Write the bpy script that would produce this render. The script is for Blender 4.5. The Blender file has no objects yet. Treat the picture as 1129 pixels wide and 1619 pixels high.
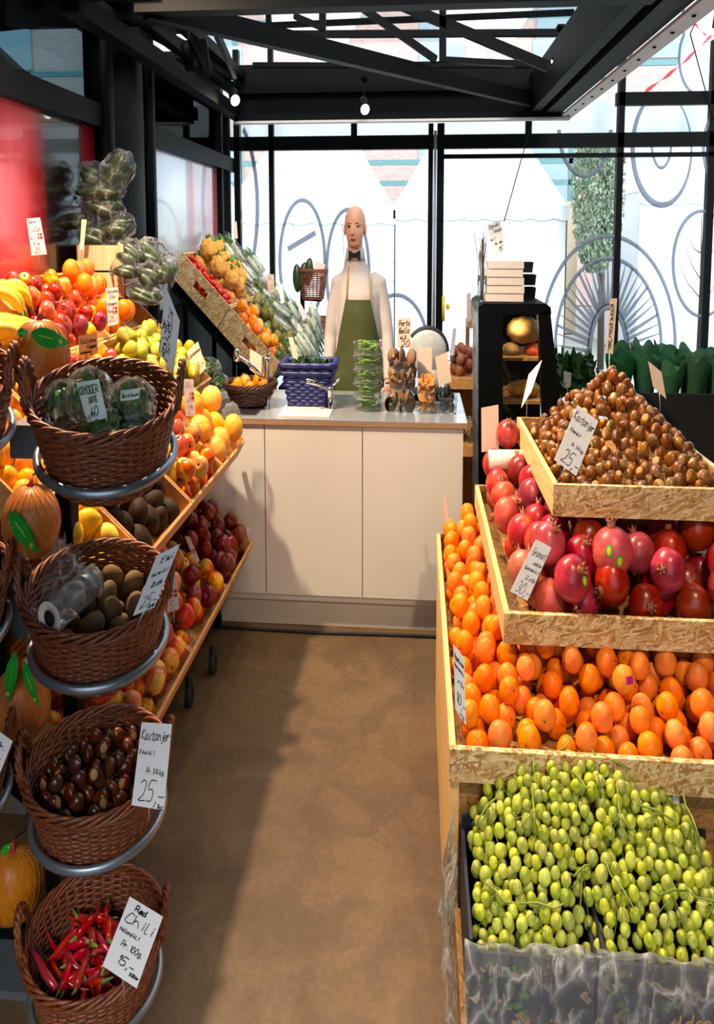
import bpy, math, random
import numpy as np
from mathutils import Vector, Matrix, noise
random.seed(7)
SC = bpy.context.scene; COL = SC.collection
S = 1.4                     # heights in this place are tall: every metre of height is built 1.4 units high
EYE = 1.65
FPX, CX, CY = 1142.0, 564.5, 471.0
YAW, PIT = math.radians(4.8), math.radians(5)
# ---------------------------------------------------------------- camera
cam = bpy.data.cameras.new('camera'); co = bpy.data.objects.new('camera', cam); COL.objects.link(co)
cam.sensor_fit = 'VERTICAL'; cam.sensor_height = 36; cam.sensor_width = 36*1129/1619
cam.lens = FPX*36/1619; cam.shift_y = -(809.5-CY)/1619; cam.clip_end = 200
co.location = (0, 0, EYE*S); co.rotation_euler = (math.pi/2-PIT, 0, YAW); SC.camera = co
SC.view_settings.view_transform = 'Standard'; SC.view_settings.look = 'None'
SC.view_settings.gamma = 1; SC.view_settings.use_curve_mapping = False
SC.view_settings.exposure = 0.45
SC.cycles.use_denoising = True
SC.cycles.max_bounces = 8; SC.cycles.transparent_max_bounces = 16; SC.cycles.caustics_reflective = False; SC.cycles.caustics_refractive = False
SC.cycles.sample_clamp_indirect = 4
# ---------------------------------------------------------------- sky
w = bpy.data.worlds.new('sky'); SC.world = w; w.use_nodes = True
bg = w.node_tree.nodes['Background']; bg.inputs[0].default_value = (0.80, 0.90, 1.0, 1); bg.inputs[1].default_value = 1.5
# ---------------------------------------------------------------- warm spots: key and front as unseen hall lamps, the rest added fill
def spot(name, loc, aim, power, size=70, col=(1, .76, .50), soft=.06, blend=.6):
    l = bpy.data.lights.new(name, 'SPOT'); l.energy = power; l.color = col; l.spot_size = math.radians(size)
    l.spot_blend = blend; l.shadow_soft_size = soft
    o = bpy.data.objects.new(name, l); COL.objects.link(o)
    a = Vector((loc[0], loc[1], loc[2]*S)); b = Vector((aim[0], aim[1], aim[2]*S))
    o.location = a; o.rotation_euler = (b-a).to_track_quat('-Z', 'Y').to_euler(); return o
spot('key_lamp', (-1.72, 2.9, 2.9), (0.0, 2.9, .3), 720, 98, soft=.06)
spot('front_lamp', (.5, .1, 2.6), (.85, 2.2, .6), 210, 58)
spot('display_fill', (-.2, 3.1, 2.38), (1.0, 2.5, .9), 150, 75)
spot('counter_fill', (-.9, 3.42, 2.38), (-.3, 4.6, .8), 60, 80)
spot('shelf_fill', (-.6, 3.1, 2.38), (-1.7, 3.5, 1.3), 60, 80)
spot('far_shelf_fill', (-.7, 5.2, 2.4), (-1.6, 6.2, 1.2), 95, 80)
sun = bpy.data.lights.new('sun', 'SUN'); sun.energy = 2.2; sun.angle = math.radians(20); sun.color = (1, .97, .93)
so = bpy.data.objects.new('sun', sun); COL.objects.link(so); so.rotation_euler = (math.radians(50), 0, math.radians(8))
so.location = (0, -10, 20)
# ---------------------------------------------------------------- maths of the place
def _ray(px, py):
    d = Vector(((px-CX)/FPX, -(py-CY)/FPX, -1.0))
    return (Matrix.Rotation(YAW, 3, 'Z') @ Matrix.Rotation(math.pi/2-PIT, 3, 'X')) @ d
def PY(px, py, Y):
    d = _ray(px, py); t = Y/d.y; return Vector((d.x*t, Y, EYE+d.z*t/S))
def PX(px, py, X):
    d = _ray(px, py); t = X/d.x; return Vector((X, d.y*t, EYE+d.z*t/S))
def PZ(px, py, z):
    d = _ray(px, py); t = (z-EYE)*S/d.z; return Vector((d.x*t, d.y*t, z))
# ---------------------------------------------------------------- materials
def lin(h):
    h = h.lstrip('#'); r = []
    for i in (0, 2, 4):
        c = int(h[i:i+2], 16)/255; r.append(c/12.92 if c <= .04045 else ((c+.055)/1.055)**2.4)
    return (*r, 1)
class NT:
    def __init__(s, name):
        m = bpy.data.materials.new(name); m.use_nodes = True; s.m = m; s.t = m.node_tree; s.n = s.t.nodes; s.l = s.t.links
        s.b = s.n['Principled BSDF']; s.out = s.n['Material Output']
    def new(s, t, **k):
        n = s.n.new(t)
        for a, b in k.items():
            if a.startswith('i_'): n.inputs[int(a[2:])].default_value = b
            else: setattr(n, a, b)
        return n
    def link(s, a, b): s.l.new(a, b)
    def coord(s, kind='Object', scale=(1, 1, 1), rot=(0, 0, 0), src=None):
        m = s.new('ShaderNodeMapping'); m.inputs['Scale'].default_value = scale; m.inputs['Rotation'].default_value = rot
        if src is None: src = s.new('ShaderNodeTexCoord').outputs[kind]
        s.link(src, m.inputs[0]); return m.outputs[0]
    def noise(s, scale, detail=3, rough=.5, vec=None, dist=0):
        n = s.new('ShaderNodeTexNoise'); n.inputs['Scale'].default_value = scale; n.inputs['Detail'].default_value = detail
        n.inputs['Roughness'].default_value = rough; n.inputs['Distortion'].default_value = dist
        if vec is None: vec = s.coord()
        s.link(vec, n.inputs['Vector']); return n.outputs['Fac']
    def ramp(s, fac, stops, interp='LINEAR'):
        r = s.new('ShaderNodeValToRGB'); cr = r.color_ramp; cr.interpolation = interp
        while len(cr.elements) < len(stops): cr.elements.new(.5)
        for e, (p, c) in zip(cr.elements, stops): e.position = p; e.color = lin(c) if isinstance(c, str) else c
        s.link(fac, r.inputs[0]); return r.outputs[0]
    def mix(s, f, a, b, mode='MIX'):
        m = s.new('ShaderNodeMix'); m.data_type = 'RGBA'; m.blend_type = mode
        for v, i in ((f, 0), (a, 6), (b, 7)):
            if isinstance(v, (int, float)): m.inputs[i].default_value = v
            elif isinstance(v, str): m.inputs[i].default_value = lin(v)
            elif isinstance(v, tuple): m.inputs[i].default_value = v
            else: s.link(v, m.inputs[i])
        return m.outputs[2]
    def bump(s, h, strength=.3, dist=.002):
        b = s.new('ShaderNodeBump'); b.inputs['Strength'].default_value = strength; b.inputs['Distance'].default_value = dist
        s.link(h, b.inputs['Height']); s.link(b.outputs[0], s.b.inputs['Normal'])
    def hue(s, colr, dh=.02, dv=.25, ds=.1):       # every object of a kind a little different
        oi = s.new('ShaderNodeObjectInfo'); h = s.new('ShaderNodeHueSaturation')
        for inp, lo, hi, mul in (('Hue', .5-dh, .5+dh, 1.0), ('Value', 1-dv, 1+dv*.6, 7.31), ('Saturation', 1-ds, 1+ds, 3.77)):
            a = s.new('ShaderNodeMath', operation='MULTIPLY', i_1=mul); s.link(oi.outputs['Random'], a.inputs[0])
            f = s.new('ShaderNodeMath', operation='FRACT'); s.link(a.outputs[0], f.inputs[0])
            r = s.new('ShaderNodeMapRange'); r.inputs[3].default_value = lo; r.inputs[4].default_value = hi
            s.link(f.outputs[0], r.inputs[0]); s.link(r.outputs[0], h.inputs[inp])
        s.link(colr, h.inputs['Color']); return h.outputs[0]
    def base(s, c, rough=.5, metal=0, spec=.5, sss=0, coat=0):
        if isinstance(c, str): s.b.inputs['Base Color'].default_value = lin(c)
        elif isinstance(c, tuple): s.b.inputs['Base Color'].default_value = c
        else: s.link(c, s.b.inputs['Base Color'])
        s.b.inputs['Roughness'].default_value = rough; s.b.inputs['Metallic'].default_value = metal
        s.b.inputs['Specular IOR Level'].default_value = spec
        if sss:
            s.b.inputs['Subsurface Weight'].default_value = sss; s.b.inputs['Subsurface Radius'].default_value = (1, .6, .3)
            s.b.inputs['Subsurface Scale'].default_value = .01
        if coat: s.b.inputs['Coat Weight'].default_value = coat
        return s.m
def simple(name, c, rough=.5, metal=0, spec=.5, var=.12, scale=30, bump=0, sss=0, coat=0, obj_var=None):
    t = NT(name); n = t.noise(scale, 3)
    base = lin(c); dk = tuple(x*(1-var) for x in base[:3])+(1,); lt = tuple(min(1, x*(1+var)) for x in base[:3])+(1,)
    k = t.ramp(n, [(.3, dk), (.7, lt)])
    if obj_var: k = t.hue(k, *obj_var)
    if bump: t.bump(t.noise(scale*3, 4), bump, .003)
    return t.base(k, rough, metal, spec, sss, coat)
M = {}
M['black'] = simple('black_steel', '#060708', .55, 0, .1)
M['blackwood'] = simple('black_fabric', '#0b0b0d', .8)
M['chrome'] = simple('chrome', '#d8d8d8', .12, 1, var=.03)
M['steel'] = simple('brushed_steel', '#a8abb0', .3, 1, var=.06)
M['tube'] = simple('grey_tube', '#8d97a3', .33, .75, var=.05)
M['white'] = simple('white_laminate', '#d9d3cc', .45, var=.02, scale=4)
M['top'] = simple('counter_steel', '#b9bcc0', .25, .6, var=.03)
M['topedge'] = simple('counter_edge', '#9c7a5c', .5)
M['plinth'] = simple('plinth', '#c9c2b6', .6, var=.08, scale=3)
M['card'] = simple('price_card', '#eef0f4', .6, var=.01)
M['peach'] = simple('plain_card', '#e3cbb8', .6, var=.03)
M['ink'] = simple('black_ink', '#14151c', .6)
M['wire'] = simple('wire', '#c9cdd2', .3, .8)
M['red_print'] = simple('red_print', '#c4202a', .5)
M['white_print'] = simple('white_print', '#f4f4f4', .5, var=.01)
M['green_tag'] = simple('green_tag', '#159a2c', .4, var=.1)
M['yellow_print'] = simple('yellow_print', '#b8cc3a', .5)
M['dark'] = simple('dark_core', '#0c0a09', .9)
M['paperwhite'] = simple('white_paper', '#d8cec5', .45, var=.02)
def osb(name, cols=('#8a6438', '#c9a36a', '#ecd8b0', '#a2763f', '#dfc596')):
    t = NT(name); out = None
    w_ = t.new('ShaderNodeTexNoise'); w_.inputs['Scale'].default_value = 9; t.link(t.coord(), w_.inputs['Vector'])
    for k, (rot, s_) in enumerate((((.1, .35, .2), (22, 60, 150)), ((.2, 1.2, .1), (26, 70, 140)), ((.1, 1.95, .3), (20, 60, 150)), ((0, 2.8, -.2), (24, 70, 160)))):
        m = t.new('ShaderNodeMapping', vector_type='TEXTURE'); m.inputs['Scale'].default_value = tuple(1/q for q in s_); m.inputs['Rotation'].default_value = rot
        a = t.new('ShaderNodeVectorMath', operation='MULTIPLY_ADD'); t.link(w_.outputs['Color'], a.inputs[0]); a.inputs[1].default_value = (.05, .05, .05)
        tc = t.new('ShaderNodeTexCoord'); t.link(tc.outputs['Object'], a.inputs[2]); t.link(a.outputs[0], m.inputs[0])
        v = t.new('ShaderNodeTexVoronoi'); v.inputs['Scale'].default_value = .9; t.link(m.outputs[0], v.inputs['Vector'])
        sp = t.new('ShaderNodeSeparateColor'); t.link(v.outputs['Color'], sp.inputs[0])
        c = t.ramp(sp.outputs[0], [(.0, cols[3]), (.3, cols[1]), (.6, cols[4]), (.8, cols[2]), (1, cols[0])])
        if out is None: out = c
        else:
            g = t.new('ShaderNodeMath', operation='GREATER_THAN', i_1=.55); t.link(sp.outputs[1], g.inputs[0]); out = t.mix(g.outputs[0], out, c)
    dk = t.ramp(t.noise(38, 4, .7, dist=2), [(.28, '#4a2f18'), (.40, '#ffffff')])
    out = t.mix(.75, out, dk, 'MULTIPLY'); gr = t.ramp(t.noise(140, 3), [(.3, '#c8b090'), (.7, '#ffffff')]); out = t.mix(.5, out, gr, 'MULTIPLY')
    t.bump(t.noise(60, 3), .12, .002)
    return t.base(out, .6, spec=.3)
M['osb'] = osb('strand_board'); M['osb_dark'] = osb('strand_board_dark', ('#7a5528', '#9c7440', '#b88d56', '#8a6434', '#a67e4a'))  # second board is darker, for bottoms, backs and bodies
def wood(name, a, b, axis=1, sc=8):
    t = NT(name); s_ = [sc*6]*3; s_[axis] = sc*.7
    k = t.ramp(t.noise(1, 5, .6, vec=t.coord('Object', tuple(s_)), dist=1.2), [(.25, a), (.75, b)])
    t.bump(t.noise(1, 4, vec=t.coord('Object', tuple(s_))), .15, .001)
    return t.base(k, .5, spec=.3)
M['wood'] = wood('pine_wood', '#a9713a', '#d9a566'); M['palewood'] = wood('pale_wood', '#b99a74', '#d8c09a', 2)
M['edgewood'] = wood('pine_edge', '#d49a55', '#efc890')
def concrete():
    t = NT('floor_concrete')
    a = t.noise(1.3, 6, .6); b = t.noise(45, 5, .7); c = t.noise(4, 4, .6, dist=.8)
    k = t.ramp(a, [(.3, '#54412c'), (.5, '#604b34'), (.72, '#6e583f')])
    k = t.mix(.35, k, t.ramp(b, [(.35, '#58452f'), (.65, '#786147')]), 'MIX')
    k = t.mix(.3, k, t.ramp(c, [(.4, '#6b5640'), (.6, '#ffffff')]), 'MULTIPLY')
    t.bump(b, .12, .003); return t.base(k, .52, spec=.35)
M['floor'] = concrete()
def orange_mat(name, a, b, bump=.35, rough=.38, dh=.006, dv=.14):
    t = NT(name); k = t.ramp(t.noise(14, 3), [(.3, a), (.7, b)]); k = t.hue(k, dh, dv, .05)
    t.bump(t.noise(420, 2), bump, .0012); return t.base(k, rough, spec=.32)
M['orange'] = orange_mat('orange_peel', '#e86c08', '#f48e14')
M['bigorange'] = orange_mat('large_orange_peel', '#e2640a', '#f08614')
M['grapefruit'] = orange_mat('grapefruit_peel', '#f0931c', '#f8b640', .2)
M['lemon'] = orange_mat('lemon_peel', '#f0b010', '#f8d030', .25)
M['pomelo'] = orange_mat('pomelo_peel', '#b4601a', '#cc7e28', .2, .4)
def pome(name, stops, sc=7, rough=.28, dh=.015, dv=.2, streak=2.2, ds=.1):
    t = NT(name); oi = t.new('ShaderNodeObjectInfo')
    tc = t.new('ShaderNodeTexCoord'); add = t.new('ShaderNodeVectorMath', operation='ADD'); t.link(tc.outputs['Object'], add.inputs[0])
    mul = t.new('ShaderNodeVectorMath', operation='SCALE'); t.link(oi.outputs['Location'], mul.inputs[0]); mul.inputs['Scale'].default_value = 5.3
    t.link(mul.outputs[0], add.inputs[1])
    k = t.ramp(t.noise(sc, 4, .55, vec=add.outputs[0], dist=streak*.2), stops); k = t.hue(k, dh, dv, ds)
    d = t.noise(90, 3, vec=tc.outputs['Object']); k = t.mix(.25, k, t.ramp(d, [(.4, '#c08a70'), (.55, '#ffffff')]), 'MULTIPLY')
    return t.base(k, rough, spec=.5)
M['apple_red'] = pome('red_apple_skin', [(.3, '#6e0d12'), (.5, '#a81c1c'), (.66, '#cc4a22'), (.8, '#d8903a')])
M['apple_dark'] = pome('dark_apple_skin', [(.3, '#5c1414'), (.55, '#8c2a20'), (.8, '#a8502c')])
M['apple_mix'] = pome('blushed_apple_skin', [(.36, '#c02a1e'), (.48, '#e0682a'), (.58, '#ecc040'), (.8, '#d8c848')])
M['pomegranate'] = pome('pomegranate_skin', [(.25, '#6c0a10'), (.5, '#98141a'), (.68, '#b42c2c'), (.85, '#cc7850')], 9, .3)
M['pomegranate_pale'] = pome('pale_pomegranate_skin', [(.25, '#a82830'), (.5, '#c04c40'), (.72, '#d07c50'), (.9, '#dca058')], 9, .38)
M['pear'] = pome('pear_skin', [(.3, '#8c8a1c'), (.55, '#b8b030'), (.8, '#d0b83c')], 8, .4)
M['kiwi'] = simple('kiwi_skin', '#6b5030', .85, var=.25, scale=60, bump=.5, obj_var=(.01, .2, .1))
M['avocado'] = simple('avocado_skin', '#33200f', .6, spec=.2, var=.4, scale=60, bump=.8)
M['chestnut'] = simple('chestnut_shell', '#5a2a12', .3, var=.35, scale=24, obj_var=(.015, .35, .12), coat=.2)
M['chestnut_lit'] = simple('chestnut_shell_lit', '#764619', .34, var=.3, scale=24, obj_var=(.015, .3, .12), coat=.2)  # paler copy of the shell, lamp light put into the colour
M['hilum'] = simple('chestnut_base', '#a8804e', .7, obj_var=(.01, .25, .1))
M['chili'] = simple('chili_skin', '#b80c10', .2, var=.15, obj_var=(.008, .25, .05), coat=.3)
M['stem'] = simple('brown_stem', '#4a3218', .7); M['gstem'] = simple('green_stem', '#7a8a3a', .55)
M['banana'] = simple('banana_skin', '#e8c020', .45, var=.12, scale=10, obj_var=(.01, .12, .05))
M['btip'] = simple('banana_tip', '#6a7a1c', .6)
def grape():
    t = NT('grape_skin'); k = t.ramp(t.noise(40, 2), [(.3, '#93a32c'), (.7, '#c6c85e')]); k = t.hue(k, .012, .28, .10)
    m = t.base(k, .25, spec=.5, sss=.45); t.b.inputs['Subsurface Scale'].default_value = .012
    t.b.inputs['Subsurface Radius'].default_value = (.8, 1, .3); return m
M['grape'] = grape()
M['leaf'] = simple('dark_leaf', '#2f5a20', .5, var=.5, scale=40, obj_var=(.02, .25, .1))
M['leaf2'] = simple('mid_leaf', '#55802c', .5, var=.4, scale=40)
M['greendark'] = simple('cucumber_skin', '#1f3210', .4, var=.5, scale=35)
M['celeriac'] = simple('celeriac_skin', '#c98f3c', .75, var=.35, scale=50, bump=.9)
M['tomato'] = simple('tomato_skin', '#c8140c', .2, obj_var=(.01, .2, .05))
M['pepper'] = simple('pepper_skin', '#f09a10', .22, obj_var=(.045, .15, .05), coat=.3)
M['artichoke'] = simple('artichoke_leaf', '#8a8a44', .6, var=.4, scale=50, bump=.7, obj_var=(.03, .2, .1))
M['whiteveg'] = simple('pale_stalk', '#ccd0b4', .5, var=.2, scale=20, obj_var=(.03, .15, .1))
M['carrot'] = simple('carrot_skin', '#e8602c', .5)
M['mushroom'] = simple('mushroom_cap', '#7a5a40', .75, var=.25, scale=30, obj_var=(.01, .2, .1)); M['gill'] = simple('mushroom_gill', '#b89878', .8, var=.2, scale=50)
M['chanterelle'] = simple('chanterelle', '#c98434', .7, var=.3, scale=40)
M['bean'] = simple('bean_pod', '#6f9a34', .5, obj_var=(.02, .25, .1))
M['plum'] = simple('dark_plum', '#1c1a1e', .45)
M['onion'] = simple('onion_skin', '#a85a38', .4, var=.3, obj_var=(.02, .3, .1)); M['potato'] = simple('potato_skin', '#a88450', .7, obj_var=(.01, .2, .1))
M['skin'] = simple('skin', '#d8a184', .5, var=.06, sss=.15); M['lips'] = simple('lips', '#8f3c34', .5); M['hair'] = simple('cropped_hair', '#8c5a40', .8)
M['shirt'] = simple('white_shirt', '#c0b6b2', .75, var=.04, scale=6, bump=.6); M['apron'] = simple('olive_apron', '#434920', .8, var=.12, scale=12, bump=.15)
M['strap'] = simple('beige_strap', '#b09a5c', .8); M['trouser'] = simple('dark_trousers', '#15151a', .8); M['eye'] = simple('eye', '#1c1512', .3)
def wicker(name, a, b):
    t = NT(name); k = t.ramp(t.noise(70, 4, vec=t.coord('Object', (1, 1, 2.5))), [(.28, a), (.72, b)])
    t.bump(t.noise(200, 2), .3, .001); return t.base(k, .42, spec=.45)
M['wicker'] = wicker('willow_brown', '#4a2214', '#92502e'); M['wicker2'] = wicker('willow_dark', '#2a160c', '#5a3018')
M['bluebasket'] = wicker('navy_weave', '#0b0e3c', '#26307c'); M['rattan'] = wicker('pale_rattan', '#8a5c30', '#c89a60')
def film(name, tint=(.9, .95, 1, 1), dif=.08, gl=.22, hi=.3):
    t = NT(name); tr = t.new('ShaderNodeBsdfTransparent'); tr.inputs[0].default_value = tint
    g = t.new('ShaderNodeBsdfGlossy'); g.inputs['Roughness'].default_value = .12
    d = t.new('ShaderNodeBsdfTranslucent'); d.inputs[0].default_value = (.9, .92, .95, 1); d0 = t.new('ShaderNodeBsdfDiffuse'); d0.inputs[0].default_value = (.9, .92, .95, 1)
    dm = t.new('ShaderNodeMixShader'); t.link(d0.outputs[0], dm.inputs[1]); t.link(d.outputs[0], dm.inputs[2])
    lw = t.new('ShaderNodeLayerWeight'); lw.inputs[0].default_value = gl
    b = t.new('ShaderNodeBump'); b.inputs['Strength'].default_value = 1; b.inputs['Distance'].default_value = .02
    wn = t.new('ShaderNodeTexNoise'); wn.inputs['Scale'].default_value = 12; tc = t.new('ShaderNodeTexCoord'); t.link(tc.outputs['Object'], wn.inputs['Vector'])
    wa = t.new('ShaderNodeVectorMath', operation='MULTIPLY_ADD'); t.link(wn.outputs['Color'], wa.inputs[0]); wa.inputs[1].default_value = (.05, .05, .05); t.link(tc.outputs['Object'], wa.inputs[2])
    mp = t.new('ShaderNodeMapping'); mp.inputs['Scale'].default_value = (1, 1, .45); mp.inputs['Rotation'].default_value = (.3, .35, 0); t.link(wa.outputs[0], mp.inputs[0])
    v1 = t.new('ShaderNodeTexVoronoi'); v1.inputs['Scale'].default_value = 26; t.link(mp.outputs[0], v1.inputs['Vector'])
    v2 = t.new('ShaderNodeTexVoronoi', feature='DISTANCE_TO_EDGE'); v2.inputs['Scale'].default_value = 17; t.link(mp.outputs[0], v2.inputs['Vector'])
    t.link(v1.outputs['Distance'], b.inputs['Height']); t.link(b.outputs[0], g.inputs['Normal']); t.link(b.outputs[0], lw.inputs['Normal'])
    m1 = t.new('ShaderNodeMixShader'); t.link(lw.outputs['Fresnel'], m1.inputs[0]); t.link(tr.outputs[0], m1.inputs[1]); t.link(g.outputs[0], m1.inputs[2])
    m2 = t.new('ShaderNodeMixShader'); r = t.ramp(v2.outputs['Distance'], [(.0, (hi, hi, hi, 1)), (.06, (hi*.3, hi*.3, hi*.3, 1)), (.2, (0, 0, 0, 1))])  # white lines painted in for glints along the creases
    nr = t.ramp(t.noise(11, 3), [(.42, (0, 0, 0, 1)), (.62, (1, 1, 1, 1))]); r = t.mix(1.0, r, nr, 'MULTIPLY'); r = t.mix(1.0, r, (dif, dif, dif, 1), 'ADD'); t.link(r, m2.inputs[0])
    t.link(m1.outputs[0], m2.inputs[1]); t.link(dm.outputs[0], m2.inputs[2])
    t.link(m2.outputs[0], t.out.inputs[0]); return t.m
M['film'] = film('clear_film', (.95, .97, .98, 1), .025, .08, .4); M['film2'] = film('cloudy_film', (.92, .94, .95, 1), .14, .10, .6); M['tub'] = film('clear_tub', (.93, .95, .96, 1), .06, .12, .10)
def pane(name, tint, gl=.06):
    t = NT(name); tr = t.new('ShaderNodeBsdfTransparent'); tr.inputs[0].default_value = tint
    g = t.new('ShaderNodeBsdfGlossy'); g.inputs['Roughness'].default_value = .02
    lw = t.new('ShaderNodeLayerWeight'); lw.inputs[0].default_value = gl
    m1 = t.new('ShaderNodeMixShader'); t.link(lw.outputs['Fresnel'], m1.inputs[0]); t.link(tr.outputs[0], m1.inputs[1]); t.link(g.outputs[0], m1.inputs[2])
    t.link(m1.outputs[0], t.out.inputs[0]); return t.m
M['glass'] = pane('window_glass', (.96, .99, 1, 1)); M['darkglass'] = pane('tinted_glass', (.30, .40, .43, 1), .08)
def decal():
    t = NT('frosted_decal'); tr = t.new('ShaderNodeBsdfTransparent'); tr.inputs[0].default_value = (.42, .46, .53, 1)
    d = t.new('ShaderNodeBsdfDiffuse'); d.inputs[0].default_value = (.4, .42, .46, 1)
    m = t.new('ShaderNodeMixShader'); m.inputs[0].default_value = .3; t.link(tr.outputs[0], m.inputs[1]); t.link(d.outputs[0], m.inputs[2])
    t.link(m.outputs[0], t.out.inputs[0]); return t.m
M['decal'] = decal()
def emit(name, c, e):
    t = NT(name); t.base('#ffffff'); t.b.inputs['Emission Color'].default_value = lin(c); t.b.inputs['Emission Strength'].default_value = e; return t.m
M['lampglow'] = emit('lamp_glow', '#ffe2c8', 12)
def panel_mat(name, stops, rough=.12):
    t = NT(name); sp = t.new('ShaderNodeSeparateXYZ'); tc = t.new('ShaderNodeTexCoord'); t.link(tc.outputs['Generated'], sp.inputs[0])
    n = t.noise(2.2, 2, vec=t.coord('Object', (1, 1, .5)), dist=.6)
    a = t.new('ShaderNodeMath', operation='MULTIPLY_ADD', i_1=.22); t.link(n, a.inputs[0]); t.link(sp.outputs['Y'], a.inputs[2])
    return t.base(t.ramp(a.outputs[0], stops), rough, spec=.7, coat=.5)
M['redpaint'] = simple('red_panel', '#b81420', .15, coat=.5)
M['redpanel'] = panel_mat('red_panel_reflections', [(.25, '#b0101a'), (.38, '#d04450'), (.50, '#a8101a'), (.60, '#7a0c16'), (.66, '#14060a'), (.86, '#100c10'), (.92, '#1c1f26'), (1.0, '#8c1420')], .2)  # reflections on the red panel painted in as colour bands
M['palepanel'] = panel_mat('pale_panel_reflections', [(.1, '#8296ac'), (.35, '#9fb2c6'), (.6, '#aebccb'), (.72, '#b8888e'), (.80, '#9fb0c0'), (1.0, '#b06068')], .2)  # blue-white and reddish reflections painted into the pale panel
M['tent'] = simple('tent_canvas', '#f4f6f8', .8, var=.01, scale=1); M['pave'] = simple('paving', '#b8b8b4', .8, var=.1, scale=2)
M['awning'] = simple('awning_cloth', '#c9b79c', .8)
def brick():
    t = NT('brick_facade'); b = t.new('ShaderNodeTexBrick'); b.inputs['Scale'].default_value = 3
    t.link(t.coord('Object', (1, 1, 1), (math.pi/2, 0, 0)), b.inputs[0])
    b.inputs['Color1'].default_value = lin('#d8b8b0'); b.inputs['Color2'].default_value = lin('#cca8a0'); b.inputs['Mortar'].default_value = lin('#dccac6')
    return t.base(b.outputs['Color'], .8)
M['brick'] = brick(); M['farpale'] = simple('pale_facade', '#b7bcc0', .8, var=.1, scale=1); M['farglass'] = simple('far_glass', '#a8bcc4', .3)
M['teal'] = simple('teal_beam', '#6f9a9c', .6)
M['treeleaf'] = simple('olive_leaf', '#8a9c80', .7, var=.4, scale=3); M['bark'] = simple('bark', '#4a3c30', .9)
M['paper_green'] = simple('green_wrapping_paper', '#265a34', .6, obj_var=(.03, .35, .15)); M['rose'] = simple('red_petal', '#b01418', .6)
M['crate_blue'] = simple('printed_carton', '#11132a', .6, var=.2, scale=12); M['sticker'] = simple('yellow_sticker', '#d8b820', .4)
M['pink'] = simple('pink_sticker', '#b81c78', .4)
M['tape'] = simple('barrier_tape', '#d8404a', .5); M['grey'] = simple('grey_plastic', '#aeb4b6', .35); M['rubber'] = simple('rubber', '#17181a', .7)
M['netc'] = simple('orange_net', '#c8843c', .5)
M['crownc'] = simple('dried_crown', '#8c4a30', .6, var=.3)
M['gold'] = simple('gold_print', '#c08a3c', .5)
M['salt'] = simple('label_paper', '#cfe0dc', .5, var=.02)
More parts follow.
